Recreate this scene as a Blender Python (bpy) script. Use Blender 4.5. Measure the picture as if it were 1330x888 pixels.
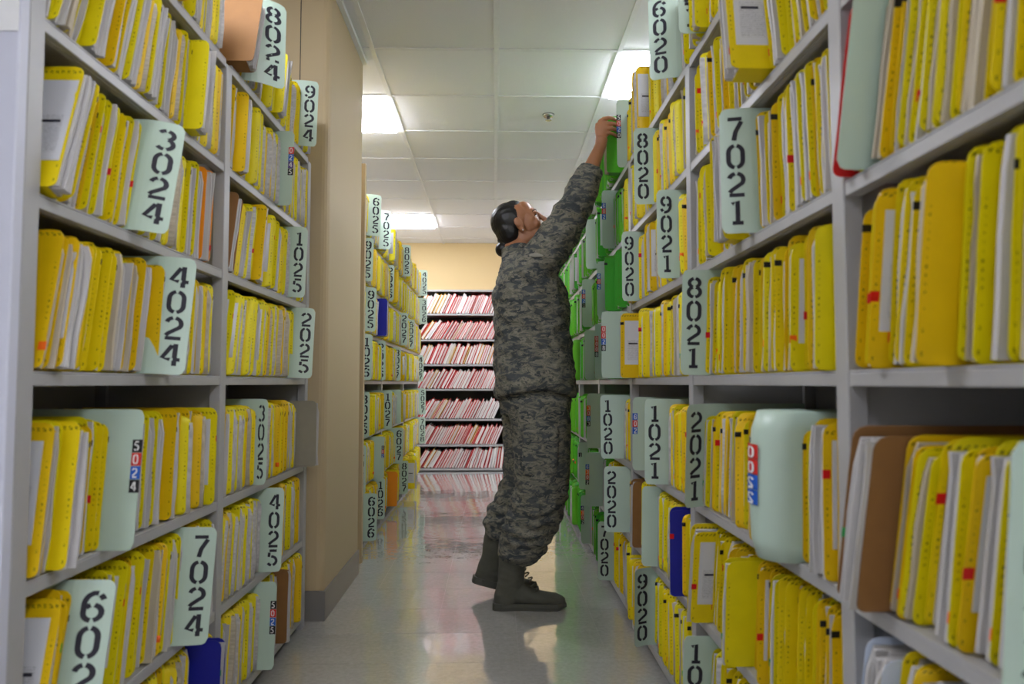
import bpy, bmesh, math, random
import numpy as np
from mathutils import Vector, Matrix, Euler, noise

for o in list(bpy.data.objects):
    bpy.data.objects.remove(o)
C = bpy.context.scene.collection
R = math.radians

# ------------------------------------------------------------------ camera, world, exposure
cam_data = bpy.data.cameras.new('camera')
cam = bpy.data.objects.new('camera', cam_data)
C.objects.link(cam)
cam.location = (0, 0, 0.93)
cam.rotation_euler = (R(90 + 3.13), 0, R(-1.277))
cam_data.sensor_width = 36
cam_data.lens = 26.7
cam_data.clip_start = 0.02
cam_data.dof.use_dof = True
cam_data.dof.focus_distance = 4.2
cam_data.dof.aperture_fstop = 4.5
bpy.context.scene.camera = cam

world = bpy.data.worlds.new('world')
bpy.context.scene.world = world
world.use_nodes = True
world.node_tree.nodes['Background'].inputs[0].default_value = (0.8, 0.85, 0.9, 1)
world.node_tree.nodes['Background'].inputs[1].default_value = 0.3
vs = bpy.context.scene.view_settings
vs.view_transform = 'Standard'
vs.look = 'None'
vs.gamma = 1
vs.use_curve_mapping = False
vs.exposure = 1.76
LAMP = 8.0

# ------------------------------------------------------------------ helpers
def lin(c):
    return tuple((x / 255 / 12.92) if x / 255 <= 0.04045 else ((x / 255 + 0.055) / 1.055) ** 2.4 for x in c) + (1,)

def tag(o, label=None, cat=None, group=None, kind=None):
    if label: o['label'] = label
    if cat: o['category'] = cat
    if group: o['group'] = group
    if kind: o['kind'] = kind
    return o

def empty(name, loc=(0, 0, 0), rot=(0, 0, 0), parent=None):
    o = bpy.data.objects.new(name, None)
    o.empty_display_size = 0.05
    C.objects.link(o)
    o.location = loc
    o.rotation_euler = rot
    if parent: o.parent = parent
    return o

def link(name, mesh, parent=None):
    o = bpy.data.objects.new(name, mesh)
    C.objects.link(o)
    if parent: o.parent = parent
    return o

class MB:
    """collects faces, builds one mesh"""
    def __init__(s):
        s.v = []; s.f = []; s.uv = []; s.m = []
    def face(s, idx, uvs=None, m=0):
        s.f.append(tuple(idx)); s.m.append(m)
        s.uv.extend(uvs if uvs else [(9, 9)] * len(idx))
    def box(s, x0, x1, y0, y1, z0, z1, m=0):
        b = len(s.v)
        s.v += [(x0, y0, z0), (x1, y0, z0), (x1, y1, z0), (x0, y1, z0), (x0, y0, z1), (x1, y0, z1), (x1, y1, z1), (x0, y1, z1)]
        for q in ((0, 3, 2, 1), (4, 5, 6, 7), (0, 1, 5, 4), (1, 2, 6, 5), (2, 3, 7, 6), (3, 0, 4, 7)):
            s.face([b + i for i in q], None, m)
        return s
    def sheet(s, xi, prof, y, th, wave=0.0, m=0, bend=None):
        """upright sheet: prof = [(z, x_outer)], inner edge xi; thickness th about y"""
        b = len(s.v); n = len(prof)
        for side in (-1, 1):
            for (z, xo) in prof:
                for k, x in enumerate((xi, xo - 0.03, xo)):
                    yy = y + side * th / 2
                    if wave and k > 0: yy += wave * math.sin(z * 17 + xi * 90) * (0.5 if k == 1 else 1)
                    if bend: yy += bend(x)
                    s.v.append((x, yy, z))
        def vid(sd, i, k): return b + sd * n * 3 + i * 3 + k
        def uv(i, k): return (prof[i][1] - (xi, prof[i][1] - 0.03, prof[i][1])[k], prof[i][0])
        for sd in (0, 1):
            for i in range(n - 1):
                for k in range(2):
                    q = [(i, k), (i, k + 1), (i + 1, k + 1), (i + 1, k)]
                    if sd: q.reverse()
                    s.face([vid(sd, a, c) for a, c in q], [uv(a, c) for a, c in q], m)
        for i in range(n - 1):
            s.face([vid(0, i, 2), vid(1, i, 2), vid(1, i + 1, 2), vid(0, i + 1, 2)], None, m)
            s.face([vid(0, i + 1, 0), vid(1, i + 1, 0), vid(1, i, 0), vid(0, i, 0)], None, m)
        for k in range(2):
            s.face([vid(0, n - 1, k), vid(0, n - 1, k + 1), vid(1, n - 1, k + 1), vid(1, n - 1, k)], None, m)
            s.face([vid(1, 0, k), vid(1, 0, k + 1), vid(0, 0, k + 1), vid(0, 0, k)], None, m)
        return s
    def rings(s, rings, cap=True, m=0):
        b = len(s.v); n = len(rings[0])
        for r in rings: s.v += [tuple(p) for p in r]
        for i in range(len(rings) - 1):
            for k in range(n):
                s.face([b + i * n + k, b + i * n + (k + 1) % n, b + (i + 1) * n + (k + 1) % n, b + (i + 1) * n + k], None, m)
        if cap:
            s.face([b + k for k in reversed(range(n))], None, m)
            s.face([b + (len(rings) - 1) * n + k for k in range(n)], None, m)
        return s
    def ell(s, c, r, rot=None, nu=20, nv=12, m=0):
        M = (rot if rot else Euler((0, 0, 0))).to_matrix() if not isinstance(rot, Matrix) else rot
        rs = []
        for i in range(nv + 1):
            t = -math.pi / 2 + math.pi * (i + 0.001) / (nv + 0.002)
            ring = []
            for k in range(nu):
                a = 2 * math.pi * k / nu
                p = M @ Vector((r[0] * math.cos(t) * math.cos(a), r[1] * math.cos(t) * math.sin(a), r[2] * math.sin(t)))
                ring.append((c[0] + p.x, c[1] + p.y, c[2] + p.z))
            rs.append(ring)
        return s.rings(rs, m=m)
    def limb(s, pts, radii, n=20, m=0, up=Vector((0, 1, 0))):
        """tapered tube with rounded joints; radii: float or (ru, rv), u = across (y), v = in plane"""
        P = [Vector(p) for p in pts]
        rs = []
        for i, p in enumerate(P):
            d = (P[min(i + 1, len(P) - 1)] - P[max(i - 1, 0)]).normalized()
            u = (up - d * up.dot(d)).normalized(); v = d.cross(u)
            r = radii[i]; r = (r, r) if not isinstance(r, tuple) else r
            rs.append([p + u * (r[0] * math.cos(2 * math.pi * k / n)) + v * (r[1] * math.sin(2 * math.pi * k / n)) for k in range(n)])
        return s.rings(rs, m=m)
    def tube(s, pts, r, n=8, m=0):
        return s.limb(pts, [r] * len(pts), n=n, m=m, up=Vector((0.3, 0.9, 0.2)))
    def mesh(s, name, mats, smooth=False):
        me = bpy.data.meshes.new(name)
        me.from_pydata(s.v, [], s.f)
        used = sorted(set(s.m)) if s.m else [0]
        for u in used: me.materials.append(mats[u])
        mp = {u: i for i, u in enumerate(used)}
        me.polygons.foreach_set('material_index', [mp[i] for i in s.m])
        uvl = me.uv_layers.new(name='UVMap')
        uvl.data.foreach_set('uv', [c for p in s.uv for c in p])
        if smooth: me.polygons.foreach_set('use_smooth', [True] * len(me.polygons))
        me.update()
        return me
    def build(s, name, mat, parent=None, smooth=False):
        mats = mat if isinstance(mat, (list, dict)) else {k: mat for k in set(s.m)}
        return link(name, s.mesh(name, mats, smooth), parent)

def bevel(o, w=0.002, seg=2):
    md = o.modifiers.new('bevel', 'BEVEL'); md.width = w; md.segments = seg; md.limit_method = 'ANGLE'
    return o

# ------------------------------------------------------------------ materials
def nodes(name):
    m = bpy.data.materials.new(name); m.use_nodes = True
    nt = m.node_tree
    return m, nt, nt.nodes['Principled BSDF']

def N(nt, typ, **kw):
    n = nt.nodes.new(typ)
    for k, v in kw.items(): setattr(n, k, v)
    return n

def math_(nt, op, a, b=None, c=None):
    n = N(nt, 'ShaderNodeMath', operation=op)
    for i, x in enumerate((a, b, c)):
        if x is None: continue
        if isinstance(x, (int, float)): n.inputs[i].default_value = x
        else: nt.links.new(x, n.inputs[i])
    return n.outputs[0]

def mix(nt, fac, a, b):
    n = N(nt, 'ShaderNodeMix', data_type='RGBA')
    for sock, x in ((n.inputs[0], fac), (n.inputs[6], a), (n.inputs[7], b)):
        if isinstance(x, (int, float)): sock.default_value = x
        elif isinstance(x, tuple): sock.default_value = x
        else: nt.links.new(x, sock)
    return n.outputs[2]

def noisetex(nt, scale, detail=3, rough=0.5, vec=None, dim='3D'):
    n = N(nt, 'ShaderNodeTexNoise'); n.noise_dimensions = dim
    n.inputs['Scale'].default_value = scale; n.inputs['Detail'].default_value = detail; n.inputs['Roughness'].default_value = rough
    if vec is not None: nt.links.new(vec, n.inputs['Vector'])
    return n

def mottled(name, col, amt=0.08, scale=20, rough=0.6, bump=0.0, bscale=200, metal=0.0, spec=0.5):
    m, nt, b = nodes(name)
    tc = N(nt, 'ShaderNodeTexCoord')
    nz = noisetex(nt, scale, 4, 0.6, tc.outputs['Object'])
    c = lin(col)
    dark = tuple(x * (1 - amt * 2) for x in c[:3]) + (1,)
    lite = tuple(min(1, x * (1 + amt)) for x in c[:3]) + (1,)
    nt.links.new(mix(nt, nz.outputs[0], dark, lite), b.inputs['Base Color'])
    b.inputs['Roughness'].default_value = rough
    b.inputs['Metallic'].default_value = metal
    b.inputs['Specular IOR Level'].default_value = spec
    if bump:
        n2 = noisetex(nt, bscale, 3, 0.6, tc.outputs['Object'])
        bp = N(nt, 'ShaderNodeBump'); bp.inputs['Strength'].default_value = bump; bp.inputs['Distance'].default_value = 0.01
        nt.links.new(n2.outputs[0], bp.inputs['Height']); nt.links.new(bp.outputs[0], b.inputs['Normal'])
    return m

def printed_cover(name, col, ink=(92, 82, 10), amt=0.1):
    """folder card: row of small printed characters parallel to the outer edge (UV u = metres from the edge, v = metres up)"""
    m, nt, b = nodes(name)
    uv = N(nt, 'ShaderNodeUVMap'); sp = N(nt, 'ShaderNodeSeparateXYZ')
    nt.links.new(uv.outputs[0], sp.inputs[0])
    u, v = sp.outputs[0], sp.outputs[1]
    inu = math_(nt, 'MULTIPLY', math_(nt, 'GREATER_THAN', u, 0.005), math_(nt, 'LESS_THAN', u, 0.0076))
    fr = math_(nt, 'FRACT', math_(nt, 'DIVIDE', v, 0.0098))
    cell = math_(nt, 'MULTIPLY', math_(nt, 'GREATER_THAN', fr, 0.35), math_(nt, 'LESS_THAN', fr, 0.72))
    rng = math_(nt, 'MULTIPLY', math_(nt, 'GREATER_THAN', v, 0.082), math_(nt, 'LESS_THAN', v, 0.19))
    fr2 = math_(nt, 'FRACT', math_(nt, 'DIVIDE', v, 0.027))
    cell2 = math_(nt, 'MULTIPLY', math_(nt, 'GREATER_THAN', fr2, 0.4), math_(nt, 'LESS_THAN', fr2, 0.58))
    rng2 = math_(nt, 'MULTIPLY', math_(nt, 'GREATER_THAN', v, 0.008), math_(nt, 'LESS_THAN', v, 0.066))
    ch = math_(nt, 'MAXIMUM', math_(nt, 'MULTIPLY', cell, rng), math_(nt, 'MULTIPLY', cell2, rng2))
    nz = noisetex(nt, 420, 1, 0.4, uv.outputs[0])
    gl = math_(nt, 'GREATER_THAN', nz.outputs[0], 0.5)
    # top edge print (characters along the top)
    inv = math_(nt, 'MULTIPLY', math_(nt, 'GREATER_THAN', v, 0.229), math_(nt, 'LESS_THAN', v, 0.235))
    fr3 = math_(nt, 'FRACT', math_(nt, 'DIVIDE', u, 0.0098))
    c3 = math_(nt, 'MULTIPLY', math_(nt, 'GREATER_THAN', fr3, 0.25), math_(nt, 'LESS_THAN', fr3, 0.8))
    c3 = math_(nt, 'MULTIPLY', c3, math_(nt, 'MULTIPLY', inv, math_(nt, 'LESS_THAN', u, 0.15)))
    mask = math_(nt, 'MULTIPLY', math_(nt, 'MAXIMUM', math_(nt, 'MULTIPLY', ch, inu), c3), gl)
    tc = N(nt, 'ShaderNodeTexCoord'); oi = N(nt, 'ShaderNodeObjectInfo')
    n2 = noisetex(nt, 14, 4, 0.6, tc.outputs['Object'])
    c = lin(col)
    base = mix(nt, n2.outputs[0], tuple(x * (1 - amt * 1.6) for x in c[:3]) + (1,), tuple(min(1, x * (1 + amt)) for x in c[:3]) + (1,))
    nt.links.new(mix(nt, mask, base, lin(ink)), b.inputs['Base Color'])
    b.inputs['Roughness'].default_value = 0.48
    b.inputs['Specular IOR Level'].default_value = 0.35
    return m

def paper_mat(name, col, amt=0.25):
    """stack of sheets: fine dark lines running up the edge"""
    m, nt, b = nodes(name)
    tc = N(nt, 'ShaderNodeTexCoord'); mp = N(nt, 'ShaderNodeMapping')
    mp.inputs['Scale'].default_value = (30, 900, 4)
    nt.links.new(tc.outputs['Object'], mp.inputs[0])
    nz = noisetex(nt, 1, 2, 0.5, mp.outputs[0])
    c = lin(col)
    base = mix(nt, nz.outputs[0], tuple(x * (1 - amt * 1.7) for x in c[:3]) + (1,), tuple(min(1, x * 1.08) for x in c[:3]) + (1,))  # darker lines paint in the shade of the gaps between sheets
    n2 = noisetex(nt, 25, 3, 0.6, tc.outputs['Object'])
    st = N(nt, 'ShaderNodeValToRGB'); st.color_ramp.elements[0].position = 0.62; st.color_ramp.elements[1].position = 0.75
    nt.links.new(n2.outputs[0], st.inputs[0])
    f = math_(nt, 'MULTIPLY', st.outputs[0], 0.35)
    nt.links.new(mix(nt, f, base, lin((196, 178, 140))), b.inputs['Base Color'])
    b.inputs['Roughness'].default_value = 0.8
    b.inputs['Specular IOR Level'].default_value = 0.2
    return m

def label_mat(name, col=(210, 211, 216)):
    """white form with rows of fine print and a bar"""
    m, nt, b = nodes(name)
    uv = N(nt, 'ShaderNodeUVMap'); sp = N(nt, 'ShaderNodeSeparateXYZ')
    nt.links.new(uv.outputs[0], sp.inputs[0])
    u, v = sp.outputs[0], sp.outputs[1]
    rows = math_(nt, 'GREATER_THAN', math_(nt, 'FRACT', math_(nt, 'MULTIPLY', v, 38)), 0.55)
    nz = noisetex(nt, 60, 2, 0.6, uv.outputs[0])
    g = math_(nt, 'GREATER_THAN', nz.outputs[0], 0.5)
    reg = math_(nt, 'MULTIPLY', math_(nt, 'GREATER_THAN', v, 0.1), math_(nt, 'LESS_THAN', v, 0.55))
    reg = math_(nt, 'MULTIPLY', reg, math_(nt, 'MULTIPLY', math_(nt, 'GREATER_THAN', u, 0.15), math_(nt, 'LESS_THAN', u, 0.85)))
    txt = math_(nt, 'MULTIPLY', math_(nt, 'MULTIPLY', rows, g), math_(nt, 'MULTIPLY', reg, 0.55))
    bar = math_(nt, 'MULTIPLY', math_(nt, 'GREATER_THAN', v, 0.46), math_(nt, 'LESS_THAN', v, 0.495))
    bar = math_(nt, 'MULTIPLY', bar, math_(nt, 'MULTIPLY', math_(nt, 'GREATER_THAN', u, 0.3), math_(nt, 'LESS_THAN', u, 0.8)))
    nt.links.new(mix(nt, math_(nt, 'MAXIMUM', txt, bar), lin(col), lin((30, 30, 48))), b.inputs['Base Color'])
    b.inputs['Roughness'].default_value = 0.5
    return m

def plain(name, col, rough=0.5, spec=0.4):
    return mottled(name, col, 0.05, 15, rough, spec=spec)

M_METAL = mottled('shelf_enamel', (168, 167, 167), 0.05, 12, 0.38, 0.05, 300)
M_PANEL = mottled('end_panel_enamel', (204, 206, 220), 0.04, 6, 0.45)
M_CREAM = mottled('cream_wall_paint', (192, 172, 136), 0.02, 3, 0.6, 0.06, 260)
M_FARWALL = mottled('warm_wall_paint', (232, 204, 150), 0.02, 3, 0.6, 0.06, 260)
M_WHITEWALL = mottled('white_wall_paint', (236, 235, 231), 0.02, 3, 0.7)
M_BASE = mottled('baseboard_vinyl', (128, 124, 120), 0.05, 10, 0.4)
M_TILE = mottled('ceiling_tile_board', (241, 242, 246), 0.02, 220, 0.9, 0.5, 350)
M_TEE = plain('ceiling_tee_enamel', (236, 237, 241), 0.5)
M_DARK = plain('dark_gap_metal', (70, 68, 64), 0.6)
M_BLACK = plain('black_tape', (22, 22, 24), 0.45)
M_INK = plain('stencil_ink', (34, 32, 44), 0.6)
M_PAPER = paper_mat('paper_stack', (216, 213, 211), 0.36)
M_PAPER2 = paper_mat('aged_paper_stack', (208, 196, 174), 0.34)
M_LITPAPER = paper_mat('lit_paper_stack', (240, 236, 234), 0.2)  # lighter copy of the paper; stronger light at the far rack painted in
M_LABEL = label_mat('printed_form')
YEL = [printed_cover('yellow_card_bright', (234, 208, 0)), printed_cover('yellow_card_amber', (230, 190, 2)),
       printed_cover('yellow_card_lemon', (230, 214, 4))]
GRN = [printed_cover('green_card', (84, 182, 40)), printed_cover('green_card_deep', (62, 164, 44)), printed_cover('green_card_lime', (104, 190, 40))]
REDS = [plain('red_card', (216, 24, 20)), plain('rose_card', (222, 96, 88)), plain('white_card', (240, 238, 236)),
        plain('ochre_card', (226, 176, 60)), plain('navy_card', (46, 48, 120)), plain('maroon_card', (140, 50, 50))]
M_GUIDE = mottled('pale_green_vinyl', (184, 205, 190), 0.03, 8, 0.35)
M_BROWN = mottled('brown_board', (140, 98, 52), 0.08, 30, 0.75)
M_GREYB = mottled('grey_board', (146, 140, 124), 0.06, 30, 0.75)
M_ORANGE = plain('orange_envelope', (240, 146, 20), 0.5)
M_BLUE = plain('blue_plastic', (32, 38, 146), 0.35)
M_RED = plain('red_plastic', (214, 20, 24), 0.35)
M_PBLUE = plain('pale_blue_vinyl', (196, 208, 228), 0.35)
M_TABK = plain('black_sticker', (26, 26, 30)); M_TABR = plain('red_sticker', (206, 44, 40)); M_TABB = plain('blue_sticker', (34, 92, 190))
M_TABP = plain('purple_sticker', (86, 66, 130)); M_TABW = plain('white_print', (232, 232, 232))
M_TABG = plain('green_sticker', (40, 160, 70)); M_TABO = plain('orange_sticker', (250, 110, 20)); M_TABT = plain('light_blue_sticker', (120, 190, 220))
TABS = {'k': M_TABK, 'r': M_TABR, 'b': M_TABB, 'p': M_TABP, 'w': M_GUIDE, 'o': M_TABO}

def floor_material():
    m, nt, b = nodes('polished_floor_vinyl')
    tc = N(nt, 'ShaderNodeTexCoord'); ge = N(nt, 'ShaderNodeNewGeometry')
    n1 = noisetex(nt, 60, 5, 0.7, ge.outputs['Position']); n2 = noisetex(nt, 3, 3, 0.6, ge.outputs['Position'])
    c1 = mix(nt, n1.outputs[0], lin((146, 145, 143)), lin((206, 204, 200)))
    c2 = mix(nt, math_(nt, 'MULTIPLY', n2.outputs[0], 0.35), c1, lin((150, 146, 140)))
    nt.links.new(c2, b.inputs['Base Color'])
    b.inputs['Roughness'].default_value = 0.09
    b.inputs['Specular IOR Level'].default_value = 0.75
    b.inputs['Coat Weight'].default_value = 1.0
    b.inputs['Coat Roughness'].default_value = 0.06
    n3 = noisetex(nt, 7, 2, 0.5, ge.outputs['Position'])
    n4 = noisetex(nt, 26, 2, 0.5, ge.outputs['Position'])
    h = math_(nt, 'ADD', n3.outputs[0], math_(nt, 'MULTIPLY', n4.outputs[0], 0.22))
    bp = N(nt, 'ShaderNodeBump'); bp.inputs['Strength'].default_value = 0.3; bp.inputs['Distance'].default_value = 0.006
    nt.links.new(h, bp.inputs['Height'])
    nt.links.new(bp.outputs[0], b.inputs['Normal']); nt.links.new(bp.outputs[0], b.inputs['Coat Normal'])
    return m
M_FLOOR = floor_material()

def emit_mat(name, col, s):
    m, nt, b = nodes(name)
    b.inputs['Base Color'].default_value = (0.8, 0.8, 0.8, 1)
    b.inputs['Emission Color'].default_value = col; b.inputs['Emission Strength'].default_value = s
    return m
M_LAMP = emit_mat('lamp_diffuser', (0.93, 0.95, 1.05, 1), LAMP)

def camo_material():
    m, nt, b = nodes('camouflage_cloth')
    tc = N(nt, 'ShaderNodeTexCoord')
    mp = N(nt, 'ShaderNodeMapping'); mp.inputs['Scale'].default_value = (12, 12, 27); mp.inputs['Rotation'].default_value = (0.2, 0.35, 0.3)
    nt.links.new(tc.outputs['Object'], mp.inputs[0])
    a = noisetex(nt, 1.5, 4, 0.66, mp.outputs[0]); a.inputs['Distortion'].default_value = 0.9
    mp2 = N(nt, 'ShaderNodeMapping'); mp2.inputs['Scale'].default_value = (13, 13, 30); mp2.inputs['Location'].default_value = (7, 3, 5); mp2.inputs['Rotation'].default_value = (0.1, -0.3, 0.1)
    nt.links.new(tc.outputs['Object'], mp2.inputs[0])
    c = noisetex(nt, 1.6, 4, 0.66, mp2.outputs[0]); c.inputs['Distortion'].default_value = 1.0
    r = N(nt, 'ShaderNodeValToRGB'); r.color_ramp.interpolation = 'CONSTANT'
    e = r.color_ramp.elements
    e[0].position = 0; e[0].color = lin((80, 84, 85))
    e[1].position = 0.46; e[1].color = lin((114, 113, 103))
    x = e.new(0.54); x.color = lin((136, 132, 119))
    x = e.new(0.61); x.color = lin((98, 100, 90))
    nt.links.new(a.outputs[0], r.inputs[0])
    k = math_(nt, 'GREATER_THAN', c.outputs[0], 0.57)
    col = mix(nt, k, r.outputs[0], lin((66, 71, 74)))
    wv = noisetex(nt, 900, 1, 0.5, tc.outputs['Object'])
    col = mix(nt, math_(nt, 'MULTIPLY', wv.outputs[0], 0.15), col, lin((60, 60, 56)))
    nt.links.new(col, b.inputs['Base Color'])
    b.inputs['Roughness'].default_value = 0.9; b.inputs['Specular IOR Level'].default_value = 0.15
    bp = N(nt, 'ShaderNodeBump'); bp.inputs['Strength'].default_value = 0.2; bp.inputs['Distance'].default_value = 0.002
    nt.links.new(wv.outputs[0], bp.inputs['Height']); nt.links.new(bp.outputs[0], b.inputs['Normal'])
    return m
M_CAMO = camo_material()
M_SKIN = mottled('skin', (166, 112, 78), 0.08, 18, 0.42)
M_SKIN.node_tree.nodes['Principled BSDF'].inputs['Subsurface Weight'].default_value = 0.08
M_SKIN.node_tree.nodes['Principled BSDF'].inputs['Subsurface Radius'].default_value = (0.01, 0.004, 0.002)
M_HAIR = mottled('black_hair', (20, 17, 17), 0.3, 60, 0.42, 0.12, 300)
M_BOOT = mottled('sage_suede', (84, 84, 74), 0.12, 60, 0.8, 0.3, 500)
M_SOLE = mottled('sage_rubber', (74, 74, 66), 0.08, 40, 0.65)
M_EYEW = plain('eye_white', (222, 216, 208), 0.2); M_IRIS = plain('dark_iris', (26, 18, 14), 0.15)
M_LIP = plain('lip', (140, 72, 62), 0.45)
M_EAR = plain('silver_stud', (220, 220, 220), 0.2); 
M_CHROME = mottled('chrome', (190, 190, 186), 0.03, 20, 0.25, metal=1.0)

# ------------------------------------------------------------------ room
CEIL = 2.57
XR, XL, XFL = 0.525, -0.73, -0.785
rx0, rx1, ry0, ry1 = -3.05, 3.05, -2.44, 8.85

fl = MB().box(rx0, rx1, ry0, ry1, -0.06, -0.0006).build('floor', M_BASE); tag(fl, kind='structure')
FT = 0.3048
tile_me = None
tb = MB().box(-FT / 2 + 0.0006, FT / 2 - 0.0006, -FT / 2 + 0.0006, FT / 2 - 0.0006, -0.003, 0.0)
tile_me = tb.mesh('floor_tile', {0: M_FLOOR})
for i in range(-3, 4):
    for j in range(1, 29):
        o = link('floor_tile', tile_me, fl); o.location = (-0.07 + i * FT, j * FT, 0)
# remaining floor outside the aisle
mbf = MB()
x0a, x1a, y0a, y1a = -0.07 - 3.5 * FT, -0.07 + 3.5 * FT, 0.5 * FT, 28.5 * FT
mbf.box(rx0, x0a, ry0, ry1, -0.003, 0); mbf.box(x1a, rx1, ry0, ry1, -0.003, 0)
mbf.box(x0a, x1a, ry0, y0a, -0.003, 0); mbf.box(x0a, x1a, y1a, ry1, -0.003, 0)
fo = mbf.build('floor_sheet', M_FLOOR, fl)

def wall(name, b, mat):
    o = MB().box(*b).build(name, mat); tag(o, kind='structure'); return o
wall('wall_far', (rx0, rx1, ry1, ry1 + 0.1, 0, CEIL + 0.06), M_FARWALL)
wall('wall_near', (rx0, rx1, ry0 - 0.1, ry0, 0, CEIL + 0.06), M_WHITEWALL)
wall('wall_right', (rx1, rx1 + 0.1, ry0, ry1, 0, CEIL + 0.06), M_WHITEWALL)
wall('wall_left', (rx0 - 0.1, rx0, ry0, ry1, 0, CEIL + 0.06), M_WHITEWALL)

ce = MB().box(rx0, rx1, ry0, ry1, CEIL + 0.03, CEIL + 0.06).build('ceiling', M_TEE); tag(ce, kind='structure')
CT = 0.61
lamps = [(-2, 1), (-2, 6), (-2, -4), (1, 0), (1, 5), (1, -5), (-2, -9), (1, -9), (-4, 1), (-4, 6), (3, 0), (3, 5)]  # outermost columns: unseen lamps added over hidden aisles to lift the ceiling bounce
ct_me = MB().box(0.008, CT - 0.008, 0.008, CT - 0.008, 0.004, 0.02).mesh('ceiling_tile', {0: M_TILE})
tee_x = MB().box(0.012, CT - 0.012, -0.012, 0.012, -0.001, 0.004).mesh('tee_bar', {0: M_TEE})
tee_y = MB().box(-0.012, 0.012, 0, CT, -0.002, 0.004).mesh('tee_bar', {0: M_TEE})
Y0 = 3.66
for i in range(-5, 5):
    for j in range(-10, 9):
        x, y = i * CT + 0.005, Y0 + j * CT
        if y + CT > ry1: continue
        if (i, j) not in lamps:
            o = link('ceiling_tile', ct_me, ce); o.location = (x, y, CEIL)
        o = link('tee_bar', tee_x, ce); o.location = (x, y, CEIL)
        o = link('tee_bar', tee_y, ce); o.location = (x, y, CEIL)
# cut row of tiles against the far wall
yl = Y0 + 8 * CT
for i in range(-5, 5):
    x = i * CT + 0.005
    MB().box(x + 0.008, x + CT - 0.008, yl + 0.008, ry1 - 0.002, CEIL + 0.004, CEIL + 0.02).build('ceiling_tile', M_TILE, ce)
    MB().box(x + 0.012, x + CT - 0.012, yl - 0.012, yl + 0.012, CEIL - 0.001, CEIL + 0.004).build('tee_bar', M_TEE, ce)
    MB().box(x - 0.012, x + 0.012, yl, ry1 - 0.002, CEIL - 0.002, CEIL + 0.004).build('tee_bar', M_TEE, ce)

lamp_lab = {(-2, 1): 'square white ceiling light beside the top of the pillar', (-2, 6): 'square white ceiling light above the far left shelves',
            (1, 0): 'square white ceiling light above the right shelves near the raised hand', (-2, -4): 'square white ceiling light above the left shelves ahead of the pillar',
            (1, 5): 'square white ceiling light above the far end of the right shelves', (1, -5): 'square white ceiling light above the near right shelves',
            (-2, -9): 'square white ceiling light behind the camera on the left', (1, -9): 'square white ceiling light behind the camera on the right',
            (-4, 1): 'square white light added unseen over the hidden aisle left of the pillar', (-4, 6): 'square white light added unseen over the hidden aisle left of the far shelves',
            (3, 0): 'square white light added unseen over the hidden aisle right of the shelves', (3, 5): 'square white light added unseen over the hidden aisle at far right'}
for n, (i, j) in enumerate(lamps):
    x, y = i * CT + 0.005, Y0 + j * CT
    t = empty('ceiling_light', (x, y, CEIL))
    tag(t, lamp_lab[(i, j)], 'ceiling light', 'ceiling lights')
    m = MB()
    m.box(0.013, CT - 0.013, 0.013, 0.03, -0.001, 0.02); m.box(0.013, CT - 0.013, CT - 0.03, CT - 0.013, -0.001, 0.02)
    m.box(0.013, 0.03, 0.03, CT - 0.03, -0.001, 0.02); m.box(CT - 0.03, CT - 0.013, 0.03, CT - 0.03, -0.001, 0.02)
    m.build('frame', M_TEE, t)
    bevel(MB().box(0.03, CT - 0.03, 0.03, CT - 0.03, -0.022, 0.008).build('diffuser', M_LAMP, t), 0.003, 2)  # lens dropped below its flush frame so its sides brighten the ceiling

# pillar between the two left shelf runs
pl = MB()
px0, px1, py0, py1 = -1.35, -0.675, 3.06, 3.80
r = 0.03
prof = [(px0, py0), (px1 - r, py0)] + [(px1 - r + r * math.sin(a), py0 + r - r * math.cos(a)) for a in (0.4, 0.8, 1.2)] + [(px1, py0 + r), (px1, py1), (px0, py1)]
pl.rings([[(x, y, 0) for x, y in prof], [(x, y, CEIL + 0.02) for x, y in prof]])
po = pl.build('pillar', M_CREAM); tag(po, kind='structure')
MB().box(px1, px1 + 0.008, py0 - 0.004, py1, 0, 0.115).build('baseboard', M_BASE, po)
MB().box(px0, px1 + 0.008, py0 - 0.012, py0 - 0.004 + 0.004, 0, 0.115).build('baseboard', M_BASE, po)
MB().box(px1, px1 + 0.022, py0, py1, CEIL - 0.022, CEIL - 0.002).build('wall_angle', M_TEE, po)
MB().box(-0.80, -0.797, py0 - 0.002, py0, 0.12, CEIL - 0.02).build('wall_seam', M_DARK, po)

# sprinkler
sp = empty('sprinkler_head', (0.325, 4.56, CEIL))
tag(sp, 'small round chrome fire sprinkler in a ceiling tile', 'sprinkler')
def disc(m, r0, z0, r1, z1, n=24, mi=0):
    m.rings([[(r0 * math.cos(2 * math.pi * k / n), r0 * math.sin(2 * math.pi * k / n), z0) for k in range(n)],
             [(r1 * math.cos(2 * math.pi * k / n), r1 * math.sin(2 * math.pi * k / n), z1) for k in range(n)]], m=mi); return m
m = MB(); disc(m, 0.028, -0.012, 0.038, 0.003); m.build('escutcheon', M_CHROME, sp, True)
m = MB(); disc(m, 0.009, -0.03, 0.011, -0.012); m.build('nozzle', M_DARK, sp)
m = MB(); disc(m, 0.019, -0.034, 0.019, -0.031); m.build('deflector', M_CHROME, sp)

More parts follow.
